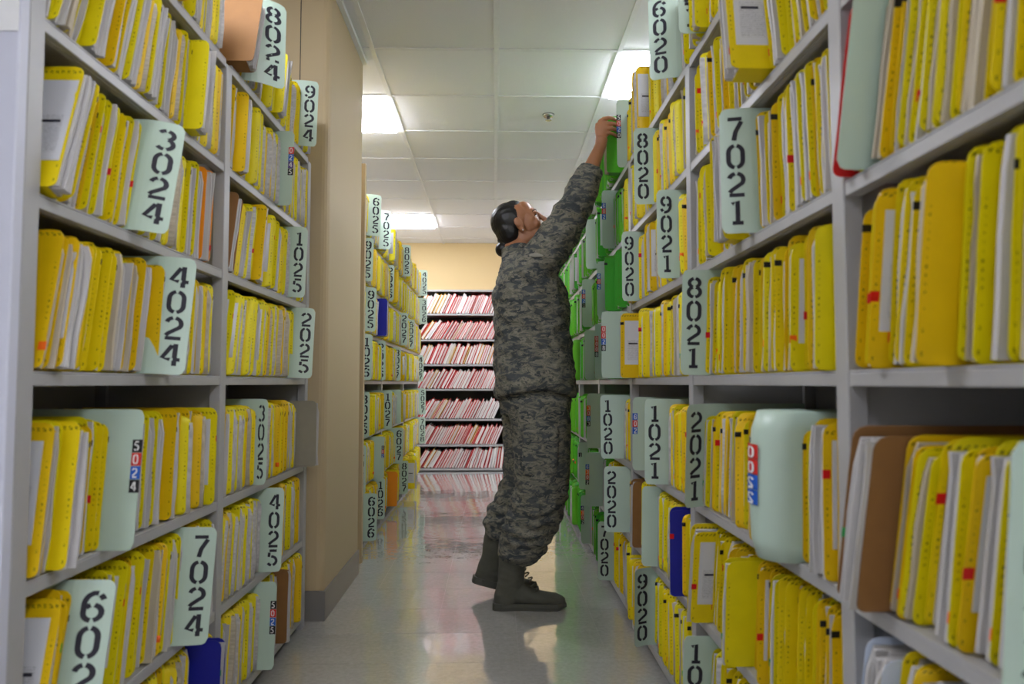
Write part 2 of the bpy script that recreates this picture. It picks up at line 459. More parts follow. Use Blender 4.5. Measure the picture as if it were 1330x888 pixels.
# ------------------------------------------------------------------ shelving
ZR = [1.812, 1.525, 1.235, 0.950, 0.620, 0.335, 0.052]      # shelf tops, top row first
DEP = 0.33
def shelving(name, X, side, bays, label, end_near=True, H=2.07):
    """side = +1 : shelves on the left facing +x ; -1 on the right facing -x ; X = front plane"""
    t = empty(name, (X, bays[0], 0))
    tag(t, label, 'shelving', None)
    def bx(x0, x1, y0, y1, z0, z1, nm, mat=M_METAL):
        xs = sorted((side * x0, side * x1))
        m = MB().box(xs[0], xs[1], y0 - bays[0], y1 - bays[0], z0, z1)
        return bevel(m.build(nm, mat, t), 0.0015, 1)
    for b in bays:
        top = 1.80 if (b not in (bays[0], bays[-1])) else 2.05
        bx(-0.03, 0.0, b - 0.02, b + 0.02, 0, 1.80, 'post')
        bx(-DEP, -0.03, b - 0.006, b + 0.006, 0.02, 1.80, 'upright_panel')
        bx(-DEP, -DEP + 0.03, b - 0.02, b + 0.02, 0, 1.80, 'post')
    for b0, b1 in zip(bays[:-1], bays[1:]):
        for z in ZR:
            o = MB()
            xs = sorted((side * (-DEP), side * (-0.002)))
            o.box(xs[0], xs[1], b0 + 0.0205 - bays[0], b1 - 0.0205 - bays[0], z - 0.004, z)
            xs = sorted((side * (-0.012), side * (-0.002)))
            o.box(xs[0], xs[1], b0 + 0.0205 - bays[0], b1 - 0.0205 - bays[0], z - 0.024, z - 0.004)
            xs = sorted((side * (-0.026), side * (-0.012)))
            o.box(xs[0], xs[1], b0 + 0.0205 - bays[0], b1 - 0.0205 - bays[0], z - 0.024, z - 0.021)
            bevel(o.build('shelf', M_METAL, t), 0.0025, 2)
        bx(-DEP - 0.004, -DEP - 0.001, b0, b1, 0.03, 1.80, 'back_panel', M_METAL)
    return t

LB = [1.20, 2.06, 2.965]
FLB = [4.06, 5.30, 6.54, 7.78]
RB = [0.24, 1.14, 2.03, 2.93, 3.84, 4.74, 5.62, 6.50]
t = shelving('shelving_run', XL, 1, LB, 'grey steel shelving on the left in front of the pillar, packed with yellow folders')
m = MB().box(-0.60, 0.0, -0.045, -0.0205, 0, 2.2); o = bevel(m.build('end_panel', M_PANEL, t), 0.003)
t = shelving('shelving_run', XFL, 1, FLB, 'grey steel shelving beyond the pillar on the left')
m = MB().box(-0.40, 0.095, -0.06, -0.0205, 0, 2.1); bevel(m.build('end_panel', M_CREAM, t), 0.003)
t = shelving('shelving_run', XR, -1, RB, 'long grey steel shelving on the right that the woman reaches into')
MB().box(0.0, 0.36, RB[-1] - RB[0] + 0.0205, RB[-1] - RB[0] + 0.035, 0, 2.1).build('end_panel', M_PANEL, t)
# paper on the left end panel
tag(MB().box(-0.86, -0.732, 1.1525, 1.1545, 1.47, 1.74).build('notice_sheet', M_TABW), 'blank white sheet fixed to the end panel at far left', 'sheet')

# ------------------------------------------------------------------ folder variants
def arcprof(H, xo, r=0.018, rb=0.012, jag=0.0, rng=None):
    pr = []
    for a in (90, 60, 30, 0):
        pr.append((rb - rb * math.sin(R(a)), xo - rb + rb * math.cos(R(a))))
    for z in (0.07, 0.13, 0.185): pr.append((z, xo + (rng.uniform(-jag, jag) if rng else 0)))
    for a in (0, 30, 60, 90):
        pr.append((H - r + r * math.sin(R(a)), xo - r + r * math.cos(R(a))))
    return pr

def make_variant(seed, mats, t=None, H=None, tape=None, label=None, paper=None, inset=0.0, skip_print=False, tabcol=None, full=False):
    rng = random.Random(seed)
    t = t or rng.choice([0.013, 0.016, 0.019, 0.022, 0.026, 0.031, 0.040])
    H = H or rng.uniform(0.228, 0.25)
    mi = rng.choice(mats)
    parts = {}
    tp = t * 0.97
    a = rng.uniform(-0.003, 0.0); b = rng.uniform(-0.013, 0.0)
    if rng.random() < 0.5: a, b = b, a
    W = -0.26
    c = MB()
    wv = 0.0008
    c.sheet(W, arcprof(H, a, rng=rng, jag=0.0006), -tp / 2 + 0.0006, 0.0012, wv)
    c.sheet(W, arcprof(H - rng.uniform(0, 0.006), b, rng=rng, jag=0.0006), tp / 2 - 0.0006, 0.0012, wv)
    c.box(W, min(a, b) - 0.014, -tp / 2 + 0.0012, tp / 2 - 0.0012, 0.0, 0.0015)
    parts['cover'] = (c, mi)
    p = MB(); y = -tp / 2 + 0.002; n = 0
    end = tp / 2 - 0.002
    while y < end - 0.001:
        w = min(rng.uniform(0.003, 0.009), end - y)
        xo = rng.uniform(-0.020, -0.001) - inset if not full else rng.uniform(-0.004, 0.0)
        if rng.random() < 0.35: xo += 0.007
        h = H - rng.uniform(0.008, 0.02)
        zs = [0.002, 0.06, 0.13, 0.2, h]
        bb = len(p.v)
        for z in zs:
            dx = rng.uniform(-0.0025, 0.0025)
            xx = xo + dx - (0.006 if z == h and rng.random() < 0.6 else 0)
            p.v += [(W + 0.01, y, z), (xx, y + 0.0002, z), (xx, y + w - 0.0002, z), (W + 0.01, y + w, z)]
        for i in range(4):
            for k in range(4):
                p.face([bb + i * 4 + k, bb + i * 4 + (k + 1) % 4, bb + i * 4 + 4 + (k + 1) % 4, bb + i * 4 + 4 + k])
        p.face([bb + 16, bb + 17, bb + 18, bb + 19]); p.face([bb + 3, bb + 2, bb + 1, bb])
        y += w; n += 1
    parts['pages'] = (p, paper or (M_PAPER if rng.random() < 0.8 else M_PAPER2))
    if tape if tape is not None else rng.random() < 0.6:
        z = 0.197 + rng.uniform(-0.004, 0.004); k = MB()
        for ys, xo in ((-tp / 2 + 0.0006, a), (tp / 2 - 0.0006, b)):
            if (xo == max(a, b)) and not k.v:
                k.box(xo - 0.012, xo + 0.0012, ys - 0.0009, ys + 0.0009, z, z + 0.0105)
        parts['tape_marker'] = (k, M_BLACK)
    elif rng.random() < 0.35:
        z = rng.choice([0.03, 0.05, 0.09, 0.16]); k = MB()
        ys = (-tp / 2 + 0.0006) if a >= b else (tp / 2 - 0.0006)
        k.box(max(a, b) - 0.011, max(a, b) + 0.0012, ys - 0.0009, ys + 0.0009, z, z + 0.014)
        parts['sticker'] = (k, rng.choice([M_RED, M_TABO, M_TABG, M_TABT, M_TABB, M_RED]))
    if label if label is not None else rng.random() < 0.3:
        k = MB()
        for ys in (-tp / 2 - 0.0004, tp / 2 + 0.0004):
            bb = len(k.v); x0, x1, z0, z1 = -0.085, -0.0155, 0.05, H - 0.03
            for dy in (-0.0003, 0.0003):
                k.v += [(x0, ys + dy, z0), (x1, ys + dy, z0), (x1, ys + dy, z1), (x0, ys + dy, z1)]
            uv = [(0, 0), (1, 0), (1, 1), (0, 1)]
            k.face([bb, bb + 1, bb + 2, bb + 3], uv); k.face([bb + 7, bb + 6, bb + 5, bb + 4], uv[::-1])
            for e in range(4): k.face([bb + e, bb + 4 + e, bb + 4 + (e + 1) % 4, bb + (e + 1) % 4])
        parts['label_sheet'] = (k, M_LABEL)
    out = {'t': t + 0.002, 'H': H, 'parts': {}, 'raw': parts, 'mi': mi, 'look': ('thick' if t > 0.03 else 'slim' if t < 0.018 else 'medium')}
    for nm, (mb, mat) in parts.items():
        out['parts'][nm] = mb.mesh(nm, {0: mat})
    return out

YV = [make_variant(100 + i, YEL) for i in range(30)]
YVR = [make_variant(200 + i, YEL, inset=0.004) for i in range(30)]
GV = [make_variant(300 + i, GRN, inset=0.004) for i in range(18)]
def simple_file(rng):
    """small flat-on record for the far rack: two card edges round a stack of sheets, one mesh"""
    t = rng.choice([0.012, 0.016, 0.02, 0.024, 0.032]); H = rng.uniform(0.205, 0.242)
    m = MB(); ca = rng.choice([0, 0, 0, 0, 2, 1, 2]); cb = rng.choice([0, 0, 2, 1, 2])
    if rng.random() < 0.12: ca = cb = rng.choice([3, 4, 5, 0])
    th = rng.uniform(0.0024, 0.0046)
    m.sheet(-0.24, arcprof(H, 0, 0.015), -t / 2 + th / 2, th, 0, ca)
    m.sheet(-0.24, arcprof(H - 0.004, -0.001, 0.015), t / 2 - th / 2, th, 0, cb)
    for v in [0]:
        m.box(-0.23, -rng.uniform(0.001, 0.006), -t / 2 + th, t / 2 - th, 0.001, H - 0.012, 6)
    return {'t': t + 0.0012, 'H': H, 'mesh': m.mesh('record_folder', REDS + [M_LITPAPER]), 'look': ('thick' if t > 0.018 else 'slim'), 'c': ca}
rr = random.Random(77)
RV = [simple_file(rr) for _ in range(26)]

# ------------------------------------------------------------------ stencil digits
def arc(cx, cy, rx, ry, a0, a1, n=9):
    return [(cx + rx * math.cos(R(a0 + (a1 - a0) * i / (n - 1))), cy + ry * math.sin(R(a0 + (a1 - a0) * i / (n - 1)))) for i in range(n)]
DIG = {
    '0': [arc(.5, .9, .3, .38, 100, 180, 6) + arc(.5, .5, .3, .38, 180, 260, 6), arc(.5, .9, .3, .38, 80, 0, 6) + arc(.5, .5, .3, .38, 0, -80, 6)],
    '1': [[(.3, 1.12), (.53, 1.27), (.53, .22)], [(.3, .13), (.76, .13)]],
    '2': [arc(.5, .93, .3, .33, 165, 100, 4), arc(.5, .93, .3, .33, 80, -35, 8) + [(.32, .4), (.22, .27)], [(.2, .13), (.84, .13)]],
    '3': [arc(.47, .98, .3, .28, 150, 95, 4), arc(.47, .98, .3, .28, 75, -70, 8), arc(.47, .43, .32, .31, 70, -75, 8), arc(.47, .43, .32, .31, -95, -150, 4)],
    '4': [[(.55, 1.2), (.18, .5), (.5, .42)], [(.68, 1.28), (.68, .5)], [(.68, .36), (.68, .08)], [(.62, .42), (.9, .42)]],
    '5': [[(.28, 1.24), (.8, 1.24)], [(.27, 1.1), (.25, .76)], arc(.47, .46, .32, .33, 100, -75, 9), arc(.47, .46, .32, .33, -95, -150, 4)],
    '6': [arc(.55, .85, .34, .4, 75, 100, 3) + arc(.52, .75, .32, .48, 120, 185, 6) + arc(.5, .44, .3, .32, 185, 262, 5), arc(.5, .44, .3, .32, 80, -78, 8), arc(.5, .44, .3, .32, 105, 140, 3), arc(.55, .85, .3, .38, 58, 20, 3)],
    '7': [[(.2, 1.24), (.8, 1.24)], [(.78, 1.1), (.52, .55), (.44, .1)]],
    '8': [arc(.5, 1.0, .27, .27, 100, 250, 7), arc(.5, 1.0, .27, .27, 80, -70, 7), arc(.5, .43, .31, .31, 105, 260, 8), arc(.5, .43, .31, .31, 75, -80, 8)],
}
DIG['9'] = [[(1 - x, 1.37 - y) for x, y in st] for st in DIG['6']]

def digit_strips(ch, w=0.17):
    out = []
    for st in DIG[ch]:
        L = []; Rr = []
        for i, p in enumerate(st):
            a = Vector(st[max(i - 1, 0)]); b = Vector(st[min(i + 1, len(st) - 1)])
            d = (b - a).normalized(); nrm = Vector((-d.y, d.x))
            L.append(Vector(p) + nrm * w / 2); Rr.append(Vector(p) - nrm * w / 2)
        out.append((L, Rr))
    return out

def stencil(m, ch, x0, z0, w, h, yf, sgn, mi=0, sw=0.17, flip=False):
    """digit into box (x0..x0+w, z0..z0+h) on surface y = yf(x); sgn = outward normal sign"""
    for L, Rr in digit_strips(ch, sw):
        b = len(m.v)
        for l, r_ in zip(L, Rr):
            for p in (l, r_):
                px = (1 - p.x) if flip else p.x
                x = x0 + px * w; z = z0 + p.y / 1.4 * h
                m.v.append((x, yf(x) + sgn * 0.0007, z))
        for i in range(len(L) - 1):
            q = [b + 2 * i, b + 2 * i + 1, b + 2 * i + 3, b + 2 * i + 2]
            m.face(q, None, mi)

# ------------------------------------------------------------------ placement
ORD = ['zeroth', 'first', 'second', 'third', 'fourth', 'fifth', 'sixth', 'seventh', 'eighth', 'ninth', 'tenth', 'eleventh', 'twelfth', 'thirteenth', 'fourteenth',
       'fifteenth', 'sixteenth', 'seventeenth', 'eighteenth', 'nineteenth', 'twentieth']
def ordn(n):
    if n <= 20: return ORD[n]
    tens = {2: 'twenty', 3: 'thirty', 4: 'forty', 5: 'fifty', 6: 'sixty', 7: 'seventy'}[n // 10]
    return tens + ('-' + ORD[n % 10] if n % 10 else 'th').replace('yth', 'ieth') if n % 10 else tens[:-1] + 'ieth'
ROWN = ['top shelf', 'second shelf down', 'third shelf down', 'fourth shelf down', 'fifth shelf down', 'sixth shelf down', 'bottom shelf']

def project(p):
    M = cam_inv @ Vector(p)
    if M.z > -0.1: return None
    return (665 + 987 * M.x / -M.z, 444 - 987 * M.y / -M.z, -M.z)
bpy.context.view_layer.update()
cam_inv = cam.matrix_world.inverted()

ITEMS = []   # every packed folder: dict(variant, loc, rot, run, row, bay, n)

def guide(run, row, X, side, d, ov, text, lean, label, bend=0.0, style='stencil', H=0.262, mat=None, wide=0.0, name='file_guide', z=None):
    """upright vinyl divider sticking out of a row"""
    z = ZR[row] + 0.001 if z is None else z
    rz = 0 if side > 0 else math.pi
    Lr = -R(lean) if side > 0 else R(lean)
    t = empty(name, (X, d, z), (Lr, 0, rz))
    tag(t, label, 'divider', 'pale green numbered dividers')
    camside = -1 if side > 0 else 1          # local y sign that faces the camera
    if run != 'farleft': ov *= 0.86
    bend *= 0.22 if style == 'stencil' else 0
    bf = (lambda x: -camside * bend * max(0, x + 0.02) ** 2 / 0.01)
    m = MB()
    xo = ov
    xs = [-0.25, -0.03] + [xo * k / 6 - 0.0 for k in range(0, 7)]
    xs = sorted(set(xs))
    # rounded outer corners: zmin/zmax per column
    cols = []
    for x in xs + [xo]:
        rr_ = 0.014; e = xo - x
        cut = rr_ - math.sqrt(max(0, rr_ ** 2 - max(0, rr_ - e) ** 2))
        cols.append((x, cut))
    cols = cols[:-1]
    cols.insert(-1, (xo - 0.005, 0.014 - math.sqrt(0.014 ** 2 - 0.009 ** 2)))
    b0 = len(m.v); th = 0.0012
    for sd in (-1, 1):
        for (x, cut) in cols:
            for zz in (cut, H - cut): m.v.append((x, bf(x) + sd * th / 2, zz))
    n = len(cols)
    for i in range(n - 1):
        m.face([i * 2, i * 2 + 2, i * 2 + 3, i * 2 + 1]); k = n * 2
        m.face([k + i * 2 + 1, k + i * 2 + 3, k + i * 2 + 2, k + i * 2])
        m.face([i * 2 + 1, i * 2 + 3, k + i * 2 + 3, k + i * 2 + 1]); m.face([k + i * 2, k + i * 2 + 2, i * 2 + 2, i * 2])
    i = n - 1; m.face([i * 2, n * 2 + i * 2, n * 2 + i * 2 + 1, i * 2 + 1]); m.face([1, n * 2 + 1, n * 2, 0])
    m.build('sheet', mat or M_GUIDE, t, False)
    flip = side < 0
    nchar = len(text)
    if style == 'stencil' and text:
        m = MB(); w = min(0.046, ov * 0.8); x0 = xo - w - 0.006; h = (H - 0.03) / nchar
        for i, ch in enumerate(text):
            stencil(m, ch, x0, H - 0.014 - (i + 1) * h, w, h * 0.96, lambda x: bf(x) + camside * th / 2, camside, 0, 0.2, flip)
        m.build('number', M_INK, t)
    elif style == 'tabs':
        cols_ = {'5': 'k', '0': 'r', '2': 'b', '4': 'p', '6': 'b', '1': 'k', '3': 'o', '7': 'r', '8': 'k', '9': 'p'}
        s = 0.024
        for i, ch in enumerate(text):
            m = MB(); z1 = H * 0.78 - i * (s + 0.001)
            xa, xb = xo - 0.017, xo + 0.0006; yy = bf(xo) 
            m.box(xa, xb, yy - th / 2 - 0.0006, yy + th / 2 + 0.0006, z1 - s, z1)
            tb_ = m.build('number_sticker', TABS[cols_[ch] if i < 3 else 'k'] , t)
            m = MB(); stencil(m, ch, xa + 0.002, z1 - s + 0.002, 0.0125, s - 0.004, lambda x: yy + camside * (th / 2 + 0.0006), camside, 0, 0.2, flip)
            m.build('digit', M_TABW, tb_)
    return t

def special(run, row, X, side, d, lean, kind, ov, label, t=0.03, **kw):
    z = ZR[row] + 0.001
    rz = 0 if side > 0 else math.pi
    Lr = -R(lean) if side > 0 else R(lean)
    root = empty(kind, (X, d, z + t / 2 * abs(math.sin(R(lean)))), (Lr, 0, rz))
    tag(root, label, 'folder')
    vv = make_variant(int(d * 1000) + row * 17 + (5 if side > 0 else 9), [kw.get('mat', YEL[0])], t=t - 0.002, tape=kw.get('tape', False), label=kw.get('lab', False), H=kw.get('H', 0.244),
                      paper=kw.get('paper', M_PAPER))
    for nm, me in vv['parts'].items():
        o = link(nm, me, root); o.location.x = ov
    return root

# fixed items: per run & row: (centre d, half-space needed, function)
def G(d, ov, text, label, bend=0.1, style='stencil', dl=None, **kw):
    return ('G', d, 0.004, dict(ov=ov, text=text, label=label, bend=bend, style=style, dl=dl, **kw))
def S(d, t, kind, ov, label, **kw):
    return ('S', d, t, dict(kind=kind, ov=ov, label=label, t=t, **kw))

def pack(run, X, side, bays, leans, fixed, variants, tmul=1.0, place_from=None, meanov=-0.004, sw=None, runname='', bayname=None):
    """fill every bay/row"""
    for row in range(7):
        z = ZR[row]
        for bi, (b0, b1) in enumerate(zip(bays[:-1], bays[1:])):
            rng = random.Random(f'{run}-{row}-{bi}')
            L0 = leans[bi][row] if isinstance(leans[bi], (list, tuple)) else leans[bi]
            y0, y1 = b0 + 0.024, b1 - 0.024
            if place_from and bi == 0: y0 = max(y0, place_from)
            fx = sorted([f for f in fixed.get(row, []) if b0 <= f[1] < b1], key=lambda f: f[1])
            def lean(y):
                s = min(1, max(0, (y - y0) / (y1 - y0)))
                return L0 * (1 - 0.8 * s) if L0 > 0 else L0 * (0.2 + 0.8 * s)
            HH = 0.245
            y = y0; n = 0; prev = None; pt = 0
            while True:
                if fx and y + 0.012 >= fx[0][1] - fx[0][2] / 2:
                    f = fx.pop(0); t = f[2]; is_f = f
                else:
                    vs_ = variants
                    if sw and y > sw(row): vs_ = GV
                    v = rng.choice(vs_); t = v['t']; is_f = None
                L = lean(y) + (rng.uniform(-2.0, 2.0) if not is_f else 0)
                if prev is not None and prev != L:
                    dsp = HH * (math.sin(R(prev)) - math.sin(R(L)))
                    y += max(0, dsp) + 0.0004 + abs(t - pt) / 2 * abs(math.sin(R(L))) * math.tan(R(abs(L)))
                w = t / math.cos(R(L))
                slack = t / 2 * abs(math.sin(R(L)))
                # rotated about its bottom centre: top edge corner extents
                yc = y + w / 2
                if yc + t / 2 > y1 - (HH * math.sin(R(L)) if L > 0 else 0): break
                n += 1
                dy = yc
                if is_f:
                    k = dict(is_f[3])
                    if is_f[0] == 'G':
                        dl = k.pop('dl', None) or 0
                        guide(run, row, X, side, dy, k.pop('ov'), k.pop('text'), L + dl, k.pop('label'), k.pop('bend'), k.pop('style'), **k)
                    else:
                        kw = dict(k); tt = kw.pop('t')
                        special(run, row, X, side, dy, L, kw.pop('kind'), kw.pop('ov'), kw.pop('label'), t=tt, **kw)
                else:
                    ov = meanov + rng.gauss(0, 0.0095) + (0.022 if v in GV else 0)
                    if rng.random() < 0.05: ov += rng.uniform(0.02, 0.04)
                    if any(0 < f[1] - dy < 0.22 for f in fx): ov = min(ov, meanov + 0.006)
                    ITEMS.append(dict(v=v, loc=(X + side * ov, dy, z + 0.001 + slack), L=L, side=side, run=run, row=row, bay=bi, n=n, kind='green' if v in GV else 'yellow', bn=bayname[bi], ov=ov))
                y += w; prev = L; pt = t

left_leans = [[20, 20, 19, 13, 9, 15, 10], [20, 9, 18, 14, 4, 9, 7]]
fixed_left = {
    0: [S(2.12, 0.05, 'board_folder', 0.055, 'wide brown board folder on the top left shelf beside the green divider', mat=M_BROWN), G(2.19, 0.11, '8024', 'large pale green divider numbered 8024 on the top left shelf', 0.25, dl=-16),
        G(2.80, 0.07, '9024', 'pale green divider numbered 9024 near the pillar on the top left shelf', 0.1)],
    1: [G(2.52, 0.055, '0245', 'pale divider with red, blue and black number stickers, left second bay', 0.1, 'tabs')],
    2: [S(1.235, 0.04, 'binder', 0.03, 'white covered record binder standing first on the third left shelf down', mat=YEL[0], lab=True, tape=True), G(1.50, 0.08, '3024', 'wide pale green divider reading 3024, tilted, third left shelf down', 0.15, dl=4),
        S(1.92, 0.03, 'envelope', 0.01, 'bright orange envelope beside the grey post on the left shelves', mat=M_ORANGE), S(2.10, 0.03, 'board_folder', 0.005, 'brown board folder just past the grey post on the left shelves', mat=M_BROWN),
        G(2.70, 0.06, '1025', 'pale green divider reading 1025 near the pillar, third shelf down', 0.12)],
    3: [G(1.60, 0.085, '4024', 'wide pale green divider reading 4024 on the eye-level left shelf', 0.12, dl=4), G(2.76, 0.075, '2025', 'pale green divider numbered 2025 at the end of the left second bay', 0.12, dl=4),
        S(2.82, 0.02, 'folder', 0.04, 'blue folder behind the 2025 divider', mat=M_BLUE)],
    4: [S(1.235, 0.03, 'folder', 0.012, 'white labelled yellow folder standing first on the fifth left shelf down', mat=YEL[1], lab=True), S(1.30, 0.03, 'folder', 0.03, 'plain yellow folder with a cut-out tab on the fifth left shelf down', mat=YEL[0]),
        G(1.44, 0.07, '5024', 'pale green divider with 5024 on coloured stickers', 0.2, 'tabs'), G(2.34, 0.035, '3025', 'dark edged pale divider numbered 3025 in the left second bay', 0.05),
        S(2.86, 0.05, 'board_folder', 0.065, 'grey board folder sticking out at the end of the left second bay', mat=M_GREYB)],
    5: [S(1.235, 0.02, 'folder', 0.02, 'white labelled yellow folder before the 6024 divider', mat=YEL[1], lab=True), G(1.262, 0.075, '6024', 'pale green divider reading 6024 near the end panel at lower left', 0.12), G(1.76, 0.08, '7024', 'pale green divider reading 7024 just before the left grey post', 0.15, dl=4),
        G(2.42, 0.06, '4025', 'pale green divider reading 4025 near the pillar, sixth shelf down', 0.1)],
    6: [S(1.93, 0.035, 'folder', 0.06, 'blue folder with a white corner at the bottom left', mat=M_BLUE), G(2.40, 0.06, '5025', 'pale divider with stickers 5025 on the bottom left shelf', 0.1, 'tabs'),
        S(2.62, 0.03, 'board_folder', 0.03, 'brown board folder on the bottom left shelf', mat=M_BROWN)],
}
pack('left', XL, 1, LB, left_leans, fixed_left, YV, bayname=['left front bay', 'left bay beside pillar'])

fixed_far = {
    0: [G(4.50, 0.095, '6025', 'pale divider reading 6025 just past the pillar, topmost row', 0.1), G(4.95, 0.095, '7025', 'pale divider reading 7025, second beyond the pillar, topmost row', 0.1),
        G(6.22, 0.085, '8025', 'pale divider reading 8025, third beyond the pillar, topmost row', 0.1), G(7.60, 0.10, '4025', 'pale divider at far end of topmost row beyond the pillar', 0.1)],
    1: [G(4.40, 0.07, '9025', 'pale divider numbered 9025 second row beyond the pillar', 0.1), G(5.45, 0.055, '2026', 'shaded divider numbered 2026 second row beyond the pillar', 0.02), G(7.60, 0.10, '3026', 'pale divider at far end of second row beyond the pillar', 0.1)],
    2: [G(4.42, 0.085, '9025', 'pale divider numbered 9025 on the third row beyond the pillar', 0.1), S(4.95, 0.06, 'binder', 0.085, 'blue and white binder sticking out beyond the pillar', mat=M_BLUE), G(6.05, 0.085, '2027', 'pale divider reading 2027, second divider of third row beyond pillar', 0.1), G(6.7, 0.07, '6027', 'pale divider reading 6027, last divider of third row beyond pillar', 0.1)],
    3: [G(4.30, 0.085, '1026', 'pale divider reading 1026, first divider of fourth row beyond pillar', 0.1), G(5.0, 0.06, '2026', 'pale divider reading 2026, second divider of fourth row beyond pillar', 0.1), G(5.9, 0.05, '3027', 'pale divider reading 3027, third divider of fourth row beyond pillar', 0.1), G(7.6, 0.07, '4027', 'pale divider reading 4027, last divider of fourth row beyond pillar', 0.1)],
    4: [G(4.41, 0.06, '3026', 'shaded divider reading 3026, nearest on fifth row beyond pillar', 0.05), G(5.2, 0.08, '1027', 'wide pale divider numbered 1027 fifth row beyond the pillar', 0.05), S(5.42, 0.02, 'out_card', 0.03, 'red card fifth row beyond the pillar, nearer one', mat=M_RED),
        G(5.9, 0.06, '', 'blank pale divider fifth row beyond the pillar', 0.05), S(6.1, 0.02, 'out_card', 0.03, 'red card fifth row beyond the pillar, farther one', mat=M_RED), G(7.6, 0.09, '5027', 'pale divider reading 5027 at far end, fifth row beyond pillar', 0.1)],
    5: [G(4.12, 0.085, '4026', 'pale divider numbered 4026 sixth row just past the pillar', 0.1), G(4.8, 0.09, '502', 'pale divider with stickers sixth row beyond the pillar', 0.1, 'tabs'), G(5.75, 0.09, '6027', 'pale divider reading 6027 midway on sixth row beyond pillar', 0.1), G(7.6, 0.09, '7028', 'pale divider reading 7028 at far end, sixth row beyond pillar', 0.1)],
    6: [G(4.30, 0.12, '6026', 'pale divider numbered 6026 bottom row just past the pillar', 0.1), G(5.0, 0.07, '1026', 'pale divider reading 1026 before the orange envelope, bottom row', 0.05), S(5.5, 0.05, 'envelope', 0.09, 'orange envelope on the bottom row beyond the pillar', mat=M_ORANGE),
        G(6.1, 0.09, '8027', 'pale divider reading 8027 after the orange envelope, bottom row', 0.1), S(6.4, 0.05, 'folder', 0.13, 'wide yellow labelled folder at the far end of the bottom row', mat=YEL[0], lab=True)],
}
pack('farleft', XFL, 1, FLB, [[12, 10, 8, 6, 4, 6, 5], [8, 6, 8, 6, 4, 5, 5], [8, 6, 5, 5, 4, 5, 5]], fixed_far, YV, meanov=0.025, bayname=['first bay beyond pillar', 'second bay beyond pillar', 'third bay beyond pillar'])

